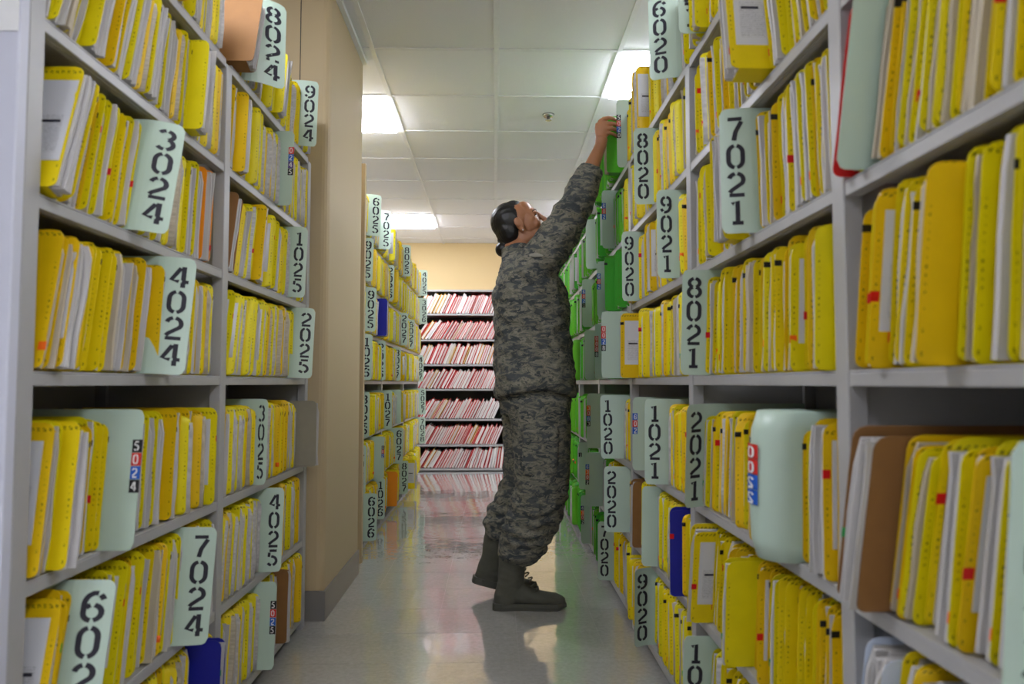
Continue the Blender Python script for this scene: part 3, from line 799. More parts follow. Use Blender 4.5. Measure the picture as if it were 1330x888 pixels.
fixed_right = {
    0: [G(1.84, 0.07, '5021', 'pale divider numbered 5021 top row right shelves', 0.05), G(2.14, 0.085, '6020', 'pale divider numbered 6020 on the top right row', 0.15),
        G(3.055, 0.03, '5020', 'pale divider with 5020 stickers beside the raised hand', 0.0, 'tabs', H=0.285),
        ('X', 3.145, 0.15, None)],
    1: [S(1.42, 0.055, 'folder', 0.075, 'thick yellow folder with white form sticking out, second right row', mat=YEL[0], lab=True, H=0.25), G(2.48, 0.07, '8020', 'pale divider numbered 8020 second row right', 0.05),
        G(3.3, 0.06, '602', 'pale divider with stickers below the pulled green folder', 0.0, 'tabs'), G(3.9, 0.06, '', 'blank pale divider second row among green folders', 0.1)],
    2: [S(1.10, 0.014, 'out_card', 0.027, 'bright red card beside the nearest grey post on the right', mat=M_RED), G(1.05, 0.04, '', 'tall blank pale green divider at upper right near the post', 0.1, mat=M_GUIDE),
        G(1.50, 0.07, '7021', 'pale divider reading 7021 nearest on the third right row', 0.1), S(1.62, 0.05, 'folder', 0.05, 'thick yellow folder with blue mark on its form, third right row', mat=YEL[0], lab=True),
        G(2.18, 0.06, '9021', 'pale divider reading 9021 halfway along the third right row', 0.05), G(2.80, 0.06, '9020', 'pale divider reading 9020 where yellow turns to green, third right row', 0.05),
        G(3.5, 0.06, '602', 'pale divider with stickers third right row among green folders', 0.0, 'tabs'), G(4.1, 0.06, '6021', 'farther pale divider with stickers third right row', 0.0, 'tabs')],
    3: [G(1.90, 0.07, '8021', 'pale divider numbered 8021 on the right shelves', 0.05), S(2.86, 0.05, 'folder', 0.055, 'yellow folder with white form beside the white 0028 divider', mat=YEL[1], lab=True, tape=True),
        G(2.99, 0.12, '0028', 'large pale divider with 0028 stickers at waist height behind the woman', 0.0, 'tabs', H=0.265), G(3.6, 0.06, '0008', 'pale divider with stickers near the woman, fourth right row', 0.0, 'tabs'), G(4.0, 0.06, '', 'blank pale divider fourth right row among green folders', 0.0)],
    4: [G(0.64, 0.10, '2022', 'large pale divider with stencilled digits at lower right corner of the picture', 0.1), S(1.035, 0.045, 'board_folder', 0.045, 'wide brown board folder at right, fifth shelf down', mat=M_BROWN, H=0.25), S(1.085, 0.02, 'board_folder', 0.005, 'grey board folder behind the brown one at right', mat=M_GREYB),
        S(1.22, 0.06, 'folder', 0.012, 'yellow folder with white form beside the near grey post, fifth right row', mat=YEL[1], lab=True, H=0.25), ('F', 1.36, 0.103, None),
        G(1.93, 0.06, '2021', 'curled shaded divider reading 2021 beside the second right post', -0.2), G(2.33, 0.075, '1021', 'flat pale divider with big 1021, fifth right row, third bay', 0.05), G(2.72, 0.04, '602', 'pale divider with red and blue stickers fifth right row', 0.0, 'tabs'),
        G(3.14, 0.10, '1020', 'tilted pale divider reading 1020, fifth right row behind the 1021 one', 0.05, dl=5), G(3.66, 0.10, '3063', 'pale divider with black and red stickers near the woman', 0.0, 'tabs')],
    5: [S(1.07, 0.05, 'vinyl_pocket', 0.02, 'pale blue vinyl pocket at lower right beside the post', mat=M_PBLUE), S(1.93, 0.045, 'folder', 0.04, 'fat yellow folder beside the second right post, sixth row', mat=YEL[0], lab=True),
        S(2.17, 0.03, 'folder', 0.035, 'dark blue folder on the sixth right row', mat=M_BLUE), G(2.48, 0.055, '', 'blank pale divider on the sixth right row', 0.05), S(2.78, 0.04, 'board_folder', 0.03, 'brown board folder on the sixth right row', mat=M_BROWN),
        G(3.04, 0.10, '2020', 'pale divider numbered 2020 on the sixth right row', 0.05), G(3.7, 0.10, '6302', 'pale divider with coloured stickers sixth right row near the boots', 0.0, 'tabs'), G(4.3, 0.06, '1', 'pale divider with one sticker sixth right row', 0.0, 'tabs')],
    6: [G(1.93, 0.07, '1021', 'pale divider reading 1021, nearest on the bottom right row', 0.02), G(2.60, 0.07, '9020', 'curled pale divider, second on the bottom right row', -0.2), G(3.42, 0.075, '7020', 'pale divider reading 7020 beside the boots, bottom right row', 0.05),
        G(4.2, 0.06, '4302', 'pale divider with coloured stickers bottom right row near the boots', 0.0, 'tabs')],
}
def fat_pale(d, row, lean):
    root = empty('file_pocket', (XR, d, ZR[row] + 0.001), (R(lean), 0, math.pi))
    tag(root, 'wide bulging pale green pocket with 0022 on red and blue stickers', 'folder')
    m = MB(); H = 0.26; rs = []
    for i in range(9):
        z = H * i / 8
        bul = 1 + 0.10 * math.sin(math.pi * i / 8)
        ring = []
        for a in range(-90, 91, 15):
            ring.append((0.012 + 0.05 * math.cos(R(a)) * bul - (0.008 if i in (0, 8) else 0), 0.046 * math.sin(R(a)) * bul, z))
        ring.append((-0.25, 0.044, z)); ring.append((-0.25, -0.044, z))
        rs.append(ring)
    m.rings(rs); m.build('pocket', M_GUIDE, root, True)
    s = 0.027
    for i, (ch, c) in enumerate((('0', M_TABR), ('0', M_TABR), ('2', M_TABB), ('2', M_TABB))):
        z1 = H * 0.78 - i * s
        m = MB()
        # on the far rounded edge, just proud of it
        pts = []
        for a in (-14, 8, 28):
            bul = 1.1
            pts.append((0.0135 + 0.0512 * math.cos(R(a)) * bul, 0.0472 * math.sin(R(a)) * bul))
        b = len(m.v)
        for (x, y) in pts: m.v += [(x, y, z1 - s + 0.001), (x, y, z1)]
        m.face([0, 2, 3, 1]); m.face([2, 4, 5, 3])
        st = m.build('number_sticker', c, root)
        m = MB(); (xa, ya), (xb, yb) = pts[0], pts[2]
        for Ls, Rs in digit_strips(ch, 0.22):
            b = len(m.v)
            for l, r_ in zip(Ls, Rs):
                for p in (l, r_):
                    u = 1 - (0.15 + 0.7 * p.x); a = R(-14 + 42 * u)
                    m.v.append((0.0142 + 0.0512 * math.cos(a) * 1.1, 0.0478 * math.sin(a) * 1.1, z1 - s + 0.002 + p.y / 1.4 * (s - 0.005)))
            for i2 in range(len(Ls) - 1): m.face([b + 2 * i2, b + 2 * i2 + 1, b + 2 * i2 + 3, b + 2 * i2 + 2])
        m.build('digit', M_TABW, st)

# the pulled green folder and the fat pocket are placed by hand inside the packer
_guide_special = special
def special2(run, row, X, side, d, L, tkind):
    if tkind == 'F': fat_pale(d, row, L * 0.5)
for rws in fixed_right.values():
    pass
def patched(fixed):
    out = {}
    for k, lst in fixed.items():
        out[k] = [(('S', f[1], f[2], dict(kind='__' + f[0], ov=0, label='', t=f[2])) if f[0] in 'XF' else f) for f in lst]
    return out
_special = special
def special(run, row, X, side, d, lean, kind, ov, label, t=0.03, **kw):
    if kind == '__X': return None
    if kind == '__F': return fat_pale(d, row, -3)
    return _special(run, row, X, side, d, lean, kind, ov, label, t, **kw)

right_leans = [[-14, -14, -18, -12, -17, -16, -14], [12, 12, 3, -9, -9, -15, -10], [5, 4, 2, -3, -6, -8, -6], [3, 3, 2, -3, -4, -5, -5], [3, 3, 3, 3, 3, 3, 3], [3, 3, 3, 3, 3, 3, 3], [2, 2, 2, 2, 2, 2, 2]]
def swr(row): return [3.1, 3.1, 3.0, 3.0, 3.55, 3.6, 3.45][row]
pack('right', XR, -1, RB, right_leans, patched(fixed_right), YVR, place_from=0.50, sw=swr,
     bayname=['nearest right bay', 'second right bay', 'third right bay', 'fourth right bay', 'fifth right bay', 'sixth right bay', 'last right bay'])

# ------------------------------------------------------------------ individuals and the rest
def item_rot(it):
    return (-R(it['L']) if it['side'] > 0 else R(it['L']), 0, 0 if it['side'] > 0 else math.pi)
def score(it):
    x, y, z = it['loc']
    p = project((x, y, z + 0.12))
    if not p or not (-25 < p[0] < 1355 and -90 < p[1] < 960): return 0
    # file on the far side of the pillar or past the woman is hidden
    if it['run'] == 'farleft' and p[0] < 462: return 0
    if it['run'] == 'right' and p[0] < 722: return 0
    if it['run'] == 'right' and 5.0 > y and abs(p[0] - 735) < 12 and p[1] > 400: return 0.001
    return it['v']['t'] / y / y
stuff = {'yellow': [], 'green': []}
for kind in ('yellow', 'green'):
    L = sorted([i for i in ITEMS if i['kind'] == kind], key=score, reverse=True)
    for k, it in enumerate(L):
        s = score(it)
        if k < (318 if kind == 'yellow' else 300) and s > 0.0006:
            root = empty('record_folder', it['loc'], item_rot(it))
            tag(root, f"{it['v']['look']} {kind} record folder, {ordn(it['n'])} from near post, {ROWN[it['row']]}, {it['bn']}", 'folder',
                f"{kind} record folders on the {'left' if it['side'] > 0 else 'right'} shelves")
            for nm, me in it['v']['parts'].items(): link(nm, me, root)
        elif not (it['run'] == 'right' and it['loc'][1] < 0.3):
            stuff[kind].append(it)

def merge(items, name, label, cat):
    co = []; loops = []; starts = []; totals = []; mi = []; uvs = []; mats = []; off = 0; ls = 0
    cache = {}
    for it in items:
        M = Matrix.Translation(it['loc']) @ Euler(item_rot(it)).to_matrix().to_4x4()
        A = np.array(M)[:3, :3]; T = np.array(M)[:3, 3]
        for nm, (mb, mat) in it['v']['raw'].items():
            key = id(mb)
            if key not in cache:
                cache[key] = (np.array(mb.v, dtype=np.float64), np.array([i for f in mb.f for i in f]), np.array([len(f) for f in mb.f]), np.array(mb.uv, dtype=np.float32))
            v, lp, ft, uv = cache[key]
            if mat not in mats: mats.append(mat)
            co.append(v @ A.T + T); loops.append(lp + off); totals.append(ft); mi.append(np.full(len(ft), mats.index(mat))); uvs.append(uv)
            off += len(v)
    if not co: return
    co = np.concatenate(co); loops = np.concatenate(loops); totals = np.concatenate(totals); mi = np.concatenate(mi); uvs = np.concatenate(uvs)
    me = bpy.data.meshes.new(name)
    me.vertices.add(len(co)); me.vertices.foreach_set('co', co.astype(np.float32).ravel())
    me.loops.add(len(loops)); me.loops.foreach_set('vertex_index', loops.astype(np.int32))
    me.polygons.add(len(totals)); me.polygons.foreach_set('loop_start', (np.cumsum(totals) - totals).astype(np.int32))
    me.polygons.foreach_set('loop_total', totals.astype(np.int32))
    for m_ in mats: me.materials.append(m_)
    me.polygons.foreach_set('material_index', mi.astype(np.int32))
    ul = me.uv_layers.new(name='UVMap'); ul.data.foreach_set('uv', uvs.ravel())
    me.update(calc_edges=True); me.validate()
    o = link(name, me); tag(o, label, cat, kind='stuff')
    return o
merge(stuff['yellow'], 'record_folders', 'remaining yellow record folders packed along the farther shelves', 'folders')
merge(stuff['green'], 'record_folders', 'remaining green record folders packed at the far end of the right shelves', 'folders')

# the green folder being pulled out (held by the woman)
gf = empty('record_folder', (XR - 0.062, 3.165, ZR[0] + 0.004), (0, 0, math.pi))
tag(gf, 'bright green record folder being pulled from the top shelf by the woman', 'folder')
vv = make_variant(999, [GRN[0]], t=0.05, tape=True, label=False, H=0.245)
for nm, me in vv['parts'].items(): link(nm, me, gf)

# ------------------------------------------------------------------ far rack of red-edged folders
FX0, FX1, FY = -0.86, 0.115, 8.12
ZF = [1.677, 1.40, 1.135, 0.873, 0.553, 0.282, 0.030]
t = empty('shelving_rack', (FX0, FY, 0)); tag(t, 'dark shelving rack against the far wall packed with red-edged folders', 'shelving')
def fbox(x0, x1, y0, y1, z0, z1, nm, mat=M_METAL):
    return bevel(MB().box(x0 - FX0, x1 - FX0, y0 - FY, y1 - FY, z0, z1).build(nm, mat, t), 0.002, 1)
fbox(FX0 - 0.022, FX0, FY, FY + 0.36, 0, 1.935, 'side_panel'); fbox(FX1, FX1 + 0.022, FY, FY + 0.36, 0, 1.935, 'side_panel')
fbox(FX0, FX1, FY + 0.34, FY + 0.355, 0, 1.92, 'back_panel', M_DARK)
fbox(FX0, FX1, FY, FY + 0.34, 1.915, 1.935, 'top_panel')
for z in ZF: fbox(FX0 + 0.001, FX1 - 0.001, FY, FY + 0.34, z - 0.02, z, 'shelf')
for row, z in enumerate(ZF):
    rng = random.Random(500 + row)
    L0 = [27, 34, 24, 30, 31, 30, 31][row]
    x = FX0 + 0.004; prev = None; pt = 0; n = 0
    while True:
        s = (x - FX0) / (FX1 - FX0)
        L = L0 * (1 - 0.25 * s) if row != 6 else L0 * (1 - 0.9 * s ** 2)
        v = rng.choice(RV)
        if row == 0 and 0.80 < s < 0.88: v = [q for q in RV if q['c'] in (4, 5)][0] if [q for q in RV if q['c'] in (4, 5)] else v
        if prev is not None: x += max(0, 0.232 * (math.sin(R(prev)) - math.sin(R(L)))) + 0.0003 + abs(v['t'] - pt) / 2 * math.sin(R(L)) * math.tan(R(L))
        w = v['t'] / math.cos(R(L))
        if x + w + 0.235 * math.sin(R(L)) > FX1 - 0.003: break
        n += 1
        o = link('record_folder', v['mesh'])
        # local +X (outer edge) faces -Y ; local y -> +x ; lean right
        rot = Matrix.Rotation(R(L), 4, 'Y') @ Matrix.Rotation(-math.pi / 2, 4, 'Z')
        o.matrix_world = Matrix.Translation((x + w / 2, FY + 0.012 + rng.uniform(-0.012, 0.012), z + 0.0006 + v['t'] / 2 * math.sin(R(L)))) @ rot
        cn = {0: 'red', 1: 'rose', 2: 'white', 3: 'ochre', 4: 'navy', 5: 'maroon'}[v['c']]
        tag(o, f"{v['look']} {cn} record folder, {ordn(n)} from left, {ROWN[row]}, far rack", 'folder', 'red-edged folders leaning on the far rack')
        x += w; prev = L; pt = v['t']
#PERSON_MARK
# ------------------------------------------------------------------ the woman in camouflage
def fuse(m, name, mat, parent, voxel, smooth=4, disp=None, fac=0.5):
    """union of overlapping closed shapes -> one continuous surface"""
    tmp = bpy.data.meshes.new('tmp'); tmp.from_pydata(m.v, [], m.f); tmp.update()
    bm = bmesh.new(); bm.from_mesh(tmp); bmesh.ops.recalc_face_normals(bm, faces=bm.faces); bm.to_mesh(tmp); bm.free()
    o = bpy.data.objects.new('tmp', tmp); C.objects.link(o)
    md = o.modifiers.new('r', 'REMESH'); md.mode = 'VOXEL'; md.voxel_size = voxel; md.adaptivity = 0
    if smooth:
        sm = o.modifiers.new('s', 'SMOOTH'); sm.factor = fac; sm.iterations = smooth
    dg = bpy.context.evaluated_depsgraph_get(); dg.update()
    me = bpy.data.meshes.new_from_object(o.evaluated_get(dg), depsgraph=dg)
    bpy.data.objects.remove(o)
    me.name = name
    if disp:
        n = len(me.vertices); co = np.empty(n * 3, np.float32); no = np.empty(n * 3, np.float32)
        me.vertices.foreach_get('co', co); me.vertex_normals.foreach_get('vector', no)
        co = co.reshape(-1, 3); no = no.reshape(-1, 3)
        d = np.array([disp(Vector(c)) for c in co], dtype=np.float32)
        me.vertices.foreach_set('co', (co + no * d[:, None]).ravel())
    me.materials.clear(); me.materials.append(mat)
    me.polygons.foreach_set('use_smooth', [True] * len(me.polygons)); me.update()
    return link(name, me, parent)

PX, PY = 0.10, 3.27
person = empty('person', (0, 0, 0))
tag(person, 'woman in grey camouflage uniform, black hair in a bun, reaching to the top right shelf', 'person')

def slab(m, stations, n=28, p=2.3):
    """loft of horizontal super-ellipse rings: (z, cx, cy, rx, ry)"""
    rs = []
    for (z, cx, cy, rx, ry) in stations:
        ring = []
        for k in range(n):
            a = 2 * math.pi * k / n; c, s_ = math.cos(a), math.sin(a)
            ring.append((cx + rx * math.copysign(abs(c) ** (2 / p), c), cy + ry * math.copysign(abs(s_) ** (2 / p), s_), z))
        rs.append(ring)
    m.rings(rs); return m

# ---- head (local frame: x forward, y to her left, z up)
HC = Vector((0.110, 3.30, 1.622)); HS = 1.0
HR = (Matrix.Rotation(R(-2), 4, 'Z') @ Matrix.Rotation(R(-25), 4, 'Y')).to_3x3()
def hp(x, y, z): return HC + HR @ Vector((x, y, z)) * HS
def hell(m, c, r, rot=(0, 0, 0), nu=20, nv=12): m.ell(hp(*c), tuple(q * HS for q in r), HR @ Euler(tuple(R(a) for a in rot)).to_matrix(), nu, nv)
b = MB()
hell(b, (-0.018, 0, 0.032), (0.094, 0.073, 0.082)); hell(b, (0.032, 0, 0.0), (0.058, 0.062, 0.09))
hell(b, (0.036, 0, -0.058), (0.048, 0.05, 0.046)); hell(b, (0.066, 0, -0.092), (0.022, 0.024, 0.017))
hell(b, (0.0, 0.036, -0.06), (0.045, 0.016, 0.035)); hell(b, (0.0, -0.036, -0.06), (0.045, 0.016, 0.035))
hell(b, (0.070, 0, 0.030), (0.022, 0.046, 0.020)); hell(b, (0.044, 0, 0.050), (0.036, 0.050, 0.044))
for sy in (-1, 1):
    hell(b, (0.060, sy * 0.034, -0.026), (0.024, 0.022, 0.024)); hell(b, (0.074, sy * 0.032, 0.018), (0.016, 0.020, 0.007))
    hell(b, (0.068, sy * 0.031, 0.0135), (0.0165, 0.0185, 0.0075)); hell(b, (0.066, sy * 0.031, -0.0105), (0.0165, 0.0185, 0.0085)); hell(b, (0.056, sy * 0.046, 0.002), (0.014, 0.012, 0.018))
    hell(b, (0.104, sy * 0.011, -0.034), (0.010, 0.008, 0.008))
b.limb([hp(0.086, 0, 0.020), hp(0.096, 0, 0.002), hp(0.107, 0, -0.016), hp(0.114, 0, -0.031), hp(0.106, 0, -0.038)], [0.011, 0.0105, 0.0115, 0.0125, 0.008], n=14)
hell(b, (0.082, 0, -0.056), (0.016, 0.024, 0.012)); hell(b, (0.079, 0, -0.070), (0.016, 0.021, 0.010))
for sy in (-1, 1):  # ears
    hell(b, (-0.006, sy * 0.076, -0.008), (0.018, 0.006, 0.029), (sy * -6, 0, 0)); hell(b, (-0.010, sy * 0.081, 0.004), (0.018, 0.0045, 0.021), (0, 0, sy * -14))
    hell(b, (-0.004, sy * 0.074, -0.034), (0.010, 0.005, 0.011))
# neck and trunk
b.limb([hp(-0.022, 0, -0.02), hp(-0.022, 0, -0.07), (0.085, 3.285, 1.51), (0.080, 3.28, 1.45), (0.095, 3.27, 1.38)], [(0.05, 0.052), (0.048, 0.052), (0.050, 0.052), (0.060, 0.054), (0.06, 0.05)], n=24)
slab(b, [(1.44, 0.09, 3.27, 0.06, 0.10), (1.40, 0.125, 3.27, 0.065, 0.14), (1.30, 0.15, 3.27, 0.095, 0.145), (1.15, 0.16, 3.27, 0.105, 0.135), (1.03, 0.165, 3.27, 0.095, 0.13), (0.93, 0.165, 3.27, 0.105, 0.15), (0.84, 0.17, 3.27, 0.09, 0.14)])
SHR, ELR, WRR = Vector((0.165, 3.12, 1.425)), Vector((0.337, 3.09, 1.675)), Vector((0.438, 3.10, 1.918))
b.limb([SHR + Vector((-0.03, 0.06, -0.02)), SHR, SHR.lerp(ELR, 0.5), ELR, ELR.lerp(WRR, 0.25), ELR.lerp(WRR, 0.6), ELR.lerp(WRR, 0.88), WRR, WRR + Vector((0.004, 0.004, 0.03))],
       [0.055, 0.052, 0.045, 0.038, 0.040, 0.033, 0.0255, 0.0245, 0.026], n=20)
# left arm: hangs in front of the body on the side hidden from the camera
SHL, ELL, WRL = Vector((0.14, 3.45, 1.40)), Vector((0.15, 3.50, 1.13)), Vector((0.18, 3.50, 0.90))
b.limb([SHL + Vector((0, -0.06, 0.0)), SHL, SHL.lerp(ELL, 0.5), ELL, ELL.lerp(WRL, 0.5), WRL], [0.055, 0.052, 0.045, 0.038, 0.035, 0.025], n=18)
def hand(b, wrist, ex, ez, ey, fingers, thumb):
    """ex = along the fingers, ez = across towards the index, ey = palm side"""
    P = lambda x, y, z: wrist + ex * x + ey * y + ez * z
    # palm: slabs widening to the knuckles
    b.limb([P(0.0, 0, 0), P(0.025, 0, 0.0), P(0.055, 0, 0.002), P(0.078, 0.001, 0.002)], [(0.014, 0.025), (0.015, 0.034), (0.0135, 0.039), (0.010, 0.036)], n=20, up=ey)
    for (z0, ln, curl, spread, rad) in fingers:
        p = P(0.068, 0.0, z0); pts = [P(0.045, 0, z0 * 0.85), p]; a = curl[0]; q = p
        for seg, da in zip((0.45, 0.32, 0.23), curl[1:] + [0]):
            q = q + (ex * math.cos(R(a)) + ey * math.sin(R(a)) + ez * spread) * (ln * seg)
            pts.append(q); a += da
        pts.append(q + (pts[-1] - pts[-2]).normalized() * 0.004)
        b.limb(pts, [rad, rad * 1.08, rad * 1.0, rad * 0.92, rad * 0.82, rad * 0.4], n=12, up=ez)
    b.limb([P(*q) for q in thumb], [0.014, 0.013, 0.0105, 0.0095, 0.006], n=12, up=Vector((0.1, 0.2, 1)))
hx = Vector((0.72, 0.04, 0.69)).normalized()
# forearm rises, the hand bends forward towards the shelf
hx = Vector((0.80, 0.05, 0.60)).normalized(); hy = Vector((0, 1, 0)); hy = (hy - hx * hy.dot(hx)).normalized(); hz = -hx.cross(hy)
if hz.z < 0: hz = -hz
def hand_right(b):
    W = Vector((0.4385, 3.102, 1.925))
    P = [(W, 0.024, 0.016), (W + Vector((0.000, 0, 0.026)), 0.028, 0.0165), (Vector((0.440, 3.103, 1.975)), 0.034, 0.016), (Vector((0.4475, 3.103, 1.998)), 0.038, 0.014)]
    # palm, broad in the x-z plane, thin in y
    rs = []
    for c, w, th in P:
        rs.append([c + Vector((0.62, 0, -0.78)) * 0 + Vector((math.cos(2 * math.pi * k / 18) * w * 0.80, math.sin(2 * math.pi * k / 18) * th, math.cos(2 * math.pi * k / 18) * -w * 0.45)) for k in range(18)])
    b.rings(rs)
    b.ell((0.452, 3.104, 1.990), (0.027, 0.0135, 0.042))
    b.ell((0.446, 3.104, 2.000), (0.024, 0.0135, 0.036))
    K = [(0.452, 2.030, 0.052, 0.0086, 0.010), (0.461, 2.0095, 0.055, 0.0088, 0.0), (0.465, 1.989, 0.052, 0.0084, -0.004), (0.466, 1.970, 0.043, 0.0075, -0.010)]
    for kx, kz, ln, r_, dz in K:
        b.limb([(kx - 0.020, 3.103, kz - 0.012), (kx, 3.098, kz), (kx + ln * 0.42, 3.099, kz + 0.002 + dz * 0.3), (kx + ln * 0.78, 3.106, kz - 0.001 + dz * 0.5), (kx + ln, 3.115, kz - 0.004 + dz * 0.6), (kx + ln + 0.003, 3.118, kz - 0.005 + dz * 0.6)],
               [r_, r_ * 1.12, r_, r_ * 0.95, r_ * 0.8, r_ * 0.45], n=12, up=Vector((0, 0, 1)))
    b.limb([(0.440, 3.108, 1.950), (0.449, 3.124, 1.958), (0.4535, 3.150, 1.972), (0.4530, 3.178, 1.984), (0.4545, 3.192, 1.990)], [0.015, 0.0125, 0.0105, 0.0095, 0.006], n=12, up=Vector((0, 0, 1)))
hand_right(b)
lx = Vector((0.12, -0.05, -0.98)).normalized(); ly = Vector((0, -1, 0)); ly = (ly - lx * ly.dot(lx)).normalized(); lz = lx.cross(ly)
hand(b, WRL, lx, lz, ly, [(-0.028, 0.058, [8, 25, 20], -0.05, 0.0078), (-0.009, 0.072, [6, 22, 18], -0.01, 0.0088), (0.010, 0.078, [6, 20, 16], 0.0, 0.009), (0.030, 0.070, [5, 18, 14], 0.05, 0.0088)],
     [(0.012, 0.004, 0.022), (0.03, 0.014, 0.038), (0.05, 0.02, 0.048), (0.068, 0.022, 0.050), (0.076, 0.022, 0.050)])
# legs inside the trousers
HPR, KNR, ANR = Vector((0.175, 3.19, 0.88)), Vector((0.200, 3.17, 0.49)), Vector((0.062, 3.20, 0.15))
HPL, KNL, ANL = Vector((0.165, 3.35, 0.88)), Vector((0.165, 3.40, 0.47)), Vector((-0.01, 3.43, 0.15))
b.limb([HPR, HPR.lerp(KNR, 0.5), KNR, KNR.lerp(ANR, 0.4), ANR, ANR + Vector((0.0, 0, -0.06))], [0.085, 0.072, 0.055, 0.050, 0.030, 0.030], n=20)
b.limb([HPL, HPL.lerp(KNL, 0.5), KNL, KNL.lerp(ANL, 0.4), ANL, ANL + Vector((-0.01, 0, -0.05))], [0.085, 0.072, 0.055, 0.050, 0.030, 0.030], n=20)
body = fuse(b, 'body', M_SKIN, person, 0.0026, 3)

# eyes, brows, lids, lips, ear stud
for sy in (-1, 1):
    m = MB(); hell(m, (0.0695, sy * 0.0305, 0.0030), (0.0125, 0.0130, 0.0100), nu=16, nv=10); e = m.build('eye', M_EYEW, person, True)
    m = MB(); hell(m, (0.0778, sy * 0.0310, 0.0050), (0.0048, 0.0056, 0.0056), nu=12, nv=8); m.build('iris', M_IRIS, e, True)
    m = MB(); m.limb([hp(0.075, sy * 0.017, 0.0070), hp(0.0830, sy * 0.027, 0.0105), hp(0.0800, sy * 0.037, 0.0095), hp(0.0690, sy * 0.046, 0.004)], [0.0010, 0.0019, 0.0019, 0.0012], n=8); m.build('eyelid', M_HAIR, person, True)
    m = MB(); m.limb([hp(0.0895, sy * 0.012, 0.026), hp(0.0875, sy * 0.024, 0.0315), hp(0.0810, sy * 0.037, 0.032), hp(0.0690, sy * 0.047, 0.025)], [0.0022, 0.0036, 0.0034, 0.0014], n=8); m.build('eyebrow', M_HAIR, person, True)
m = MB(); hell(m, (0.0935, 0, -0.0575), (0.0055, 0.021, 0.0055)); hell(m, (0.0905, 0, -0.0685), (0.0065, 0.018, 0.0058)); fuse(m, 'lips', M_LIP, person, 0.0018, 2)
m = MB(); hell(m, (-0.004, -0.0805, -0.037), (0.0032, 0.0022, 0.0032), nu=10, nv=8); m.build('ear_stud', M_EAR, person, True)

# hair drawn back into a bun
m = MB()
hell(m, (-0.034, 0, 0.037), (0.086, 0.079, 0.084)); hell(m, (-0.058, 0, 0.0), (0.058, 0.074, 0.074)); hell(m, (-0.068, 0, -0.035), (0.040, 0.056, 0.045))
hell(m, (0.004, 0, 0.080), (0.046, 0.054, 0.036), (0, 22, 0))
for sy in (-1, 1): hell(m, (-0.034, sy * 0.057, 0.046), (0.040, 0.018, 0.034)); hell(m, (-0.050, sy * 0.058, -0.006), (0.022, 0.014, 0.036))
BN = Vector((0.036, 3.30, 1.517))
m.ell(BN, (0.036, 0.038, 0.034)); m.ell(BN + Vector((0.012, 0, 0.022)), (0.03, 0.03, 0.028)); m.limb([hp(-0.09, 0, -0.02), BN + Vector((0.01, 0, 0.01))], [0.03, 0.028], n=14)
def hdisp(c):
    q = HR.transposed() @ (c - HC)
    return 0.0005 * math.sin(q.y * 500 + (q.z + q.x) * 60) + 0.0006 * noise.noise(c * 40)
hair = fuse(m, 'hair', M_HAIR, person, 0.0026, 8, hdisp)

# ---- uniform
def wrinkle(c, amp=0.006, s=1.0):
    q = Vector((c.x * 9 - c.z * 3, c.y * 7, c.z * 11 + c.x * 8)) * s
    n1 = noise.noise(q); n2 = noise.noise(q * 2.3 + Vector((3, 1, 7)))
    return amp * (1 - 2.2 * abs(n1)) + amp * 0.55 * (1 - 2 * abs(n2)) + 0.0012 * noise.noise(c * 60)
j = MB()
slab(j, [(0.880, 0.176, 3.27, 0.168, 0.200), (0.905, 0.172, 3.27, 0.168, 0.205), (0.96, 0.170, 3.27, 0.168, 0.195), (1.05, 0.166, 3.27, 0.163, 0.178), (1.14, 0.163, 3.27, 0.158, 0.178), (1.24, 0.156, 3.27, 0.157, 0.19),
         (1.31, 0.150, 3.27, 0.155, 0.198), (1.37, 0.146, 3.27, 0.132, 0.198), (1.41, 0.132, 3.27, 0.105, 0.18), (1.45, 0.110, 3.27, 0.075, 0.13), (1.49, 0.092, 3.28, 0.060, 0.080)], p=2.5)
j.limb([(0.115, 3.19, 1.35), (0.158, 3.135, 1.395), (0.214, 3.11, 1.472), (0.270, 3.095, 1.553), (0.316, 3.088, 1.640), (0.343, 3.088, 1.69), (0.367, 3.090, 1.745), (0.388, 3.094, 1.795), (0.396, 3.096, 1.815)],
       [0.080, 0.084, 0.080, 0.074, 0.067, 0.062, 0.055, 0.048, 0.044], n=26)
j.limb([(0.12, 3.36, 1.38), (0.14, 3.44, 1.385), (0.145, 3.48, 1.27), (0.15, 3.495, 1.14), (0.162, 3.50, 1.03), (0.176, 3.50, 0.925)], [0.08, 0.082, 0.075, 0.067, 0.058, 0.048], n=22)
jk = fuse(j, 'jacket', M_CAMO, person, 0.0075, 5, lambda c: wrinkle(c, 0.0085))
for v_ in jk.data.vertices:
    if v_.co.z < 0.96:
        v_.co.z += (0.032 * (1 - min(1, ((v_.co.x - 0.175) / 0.165) ** 2)) - 0.008) * min(1, (0.96 - v_.co.z) / 0.06)
c_ = MB(); c_.limb([(0.093, 3.285, 1.478), (0.088, 3.287, 1.500), (0.083, 3.29, 1.522)], [(0.074, 0.066), (0.070, 0.062), (0.070, 0.062)], n=28)
fuse(c_, 'collar', M_CAMO, person, 0.005, 3, lambda c: 0.002 * noise.noise(c * 25))
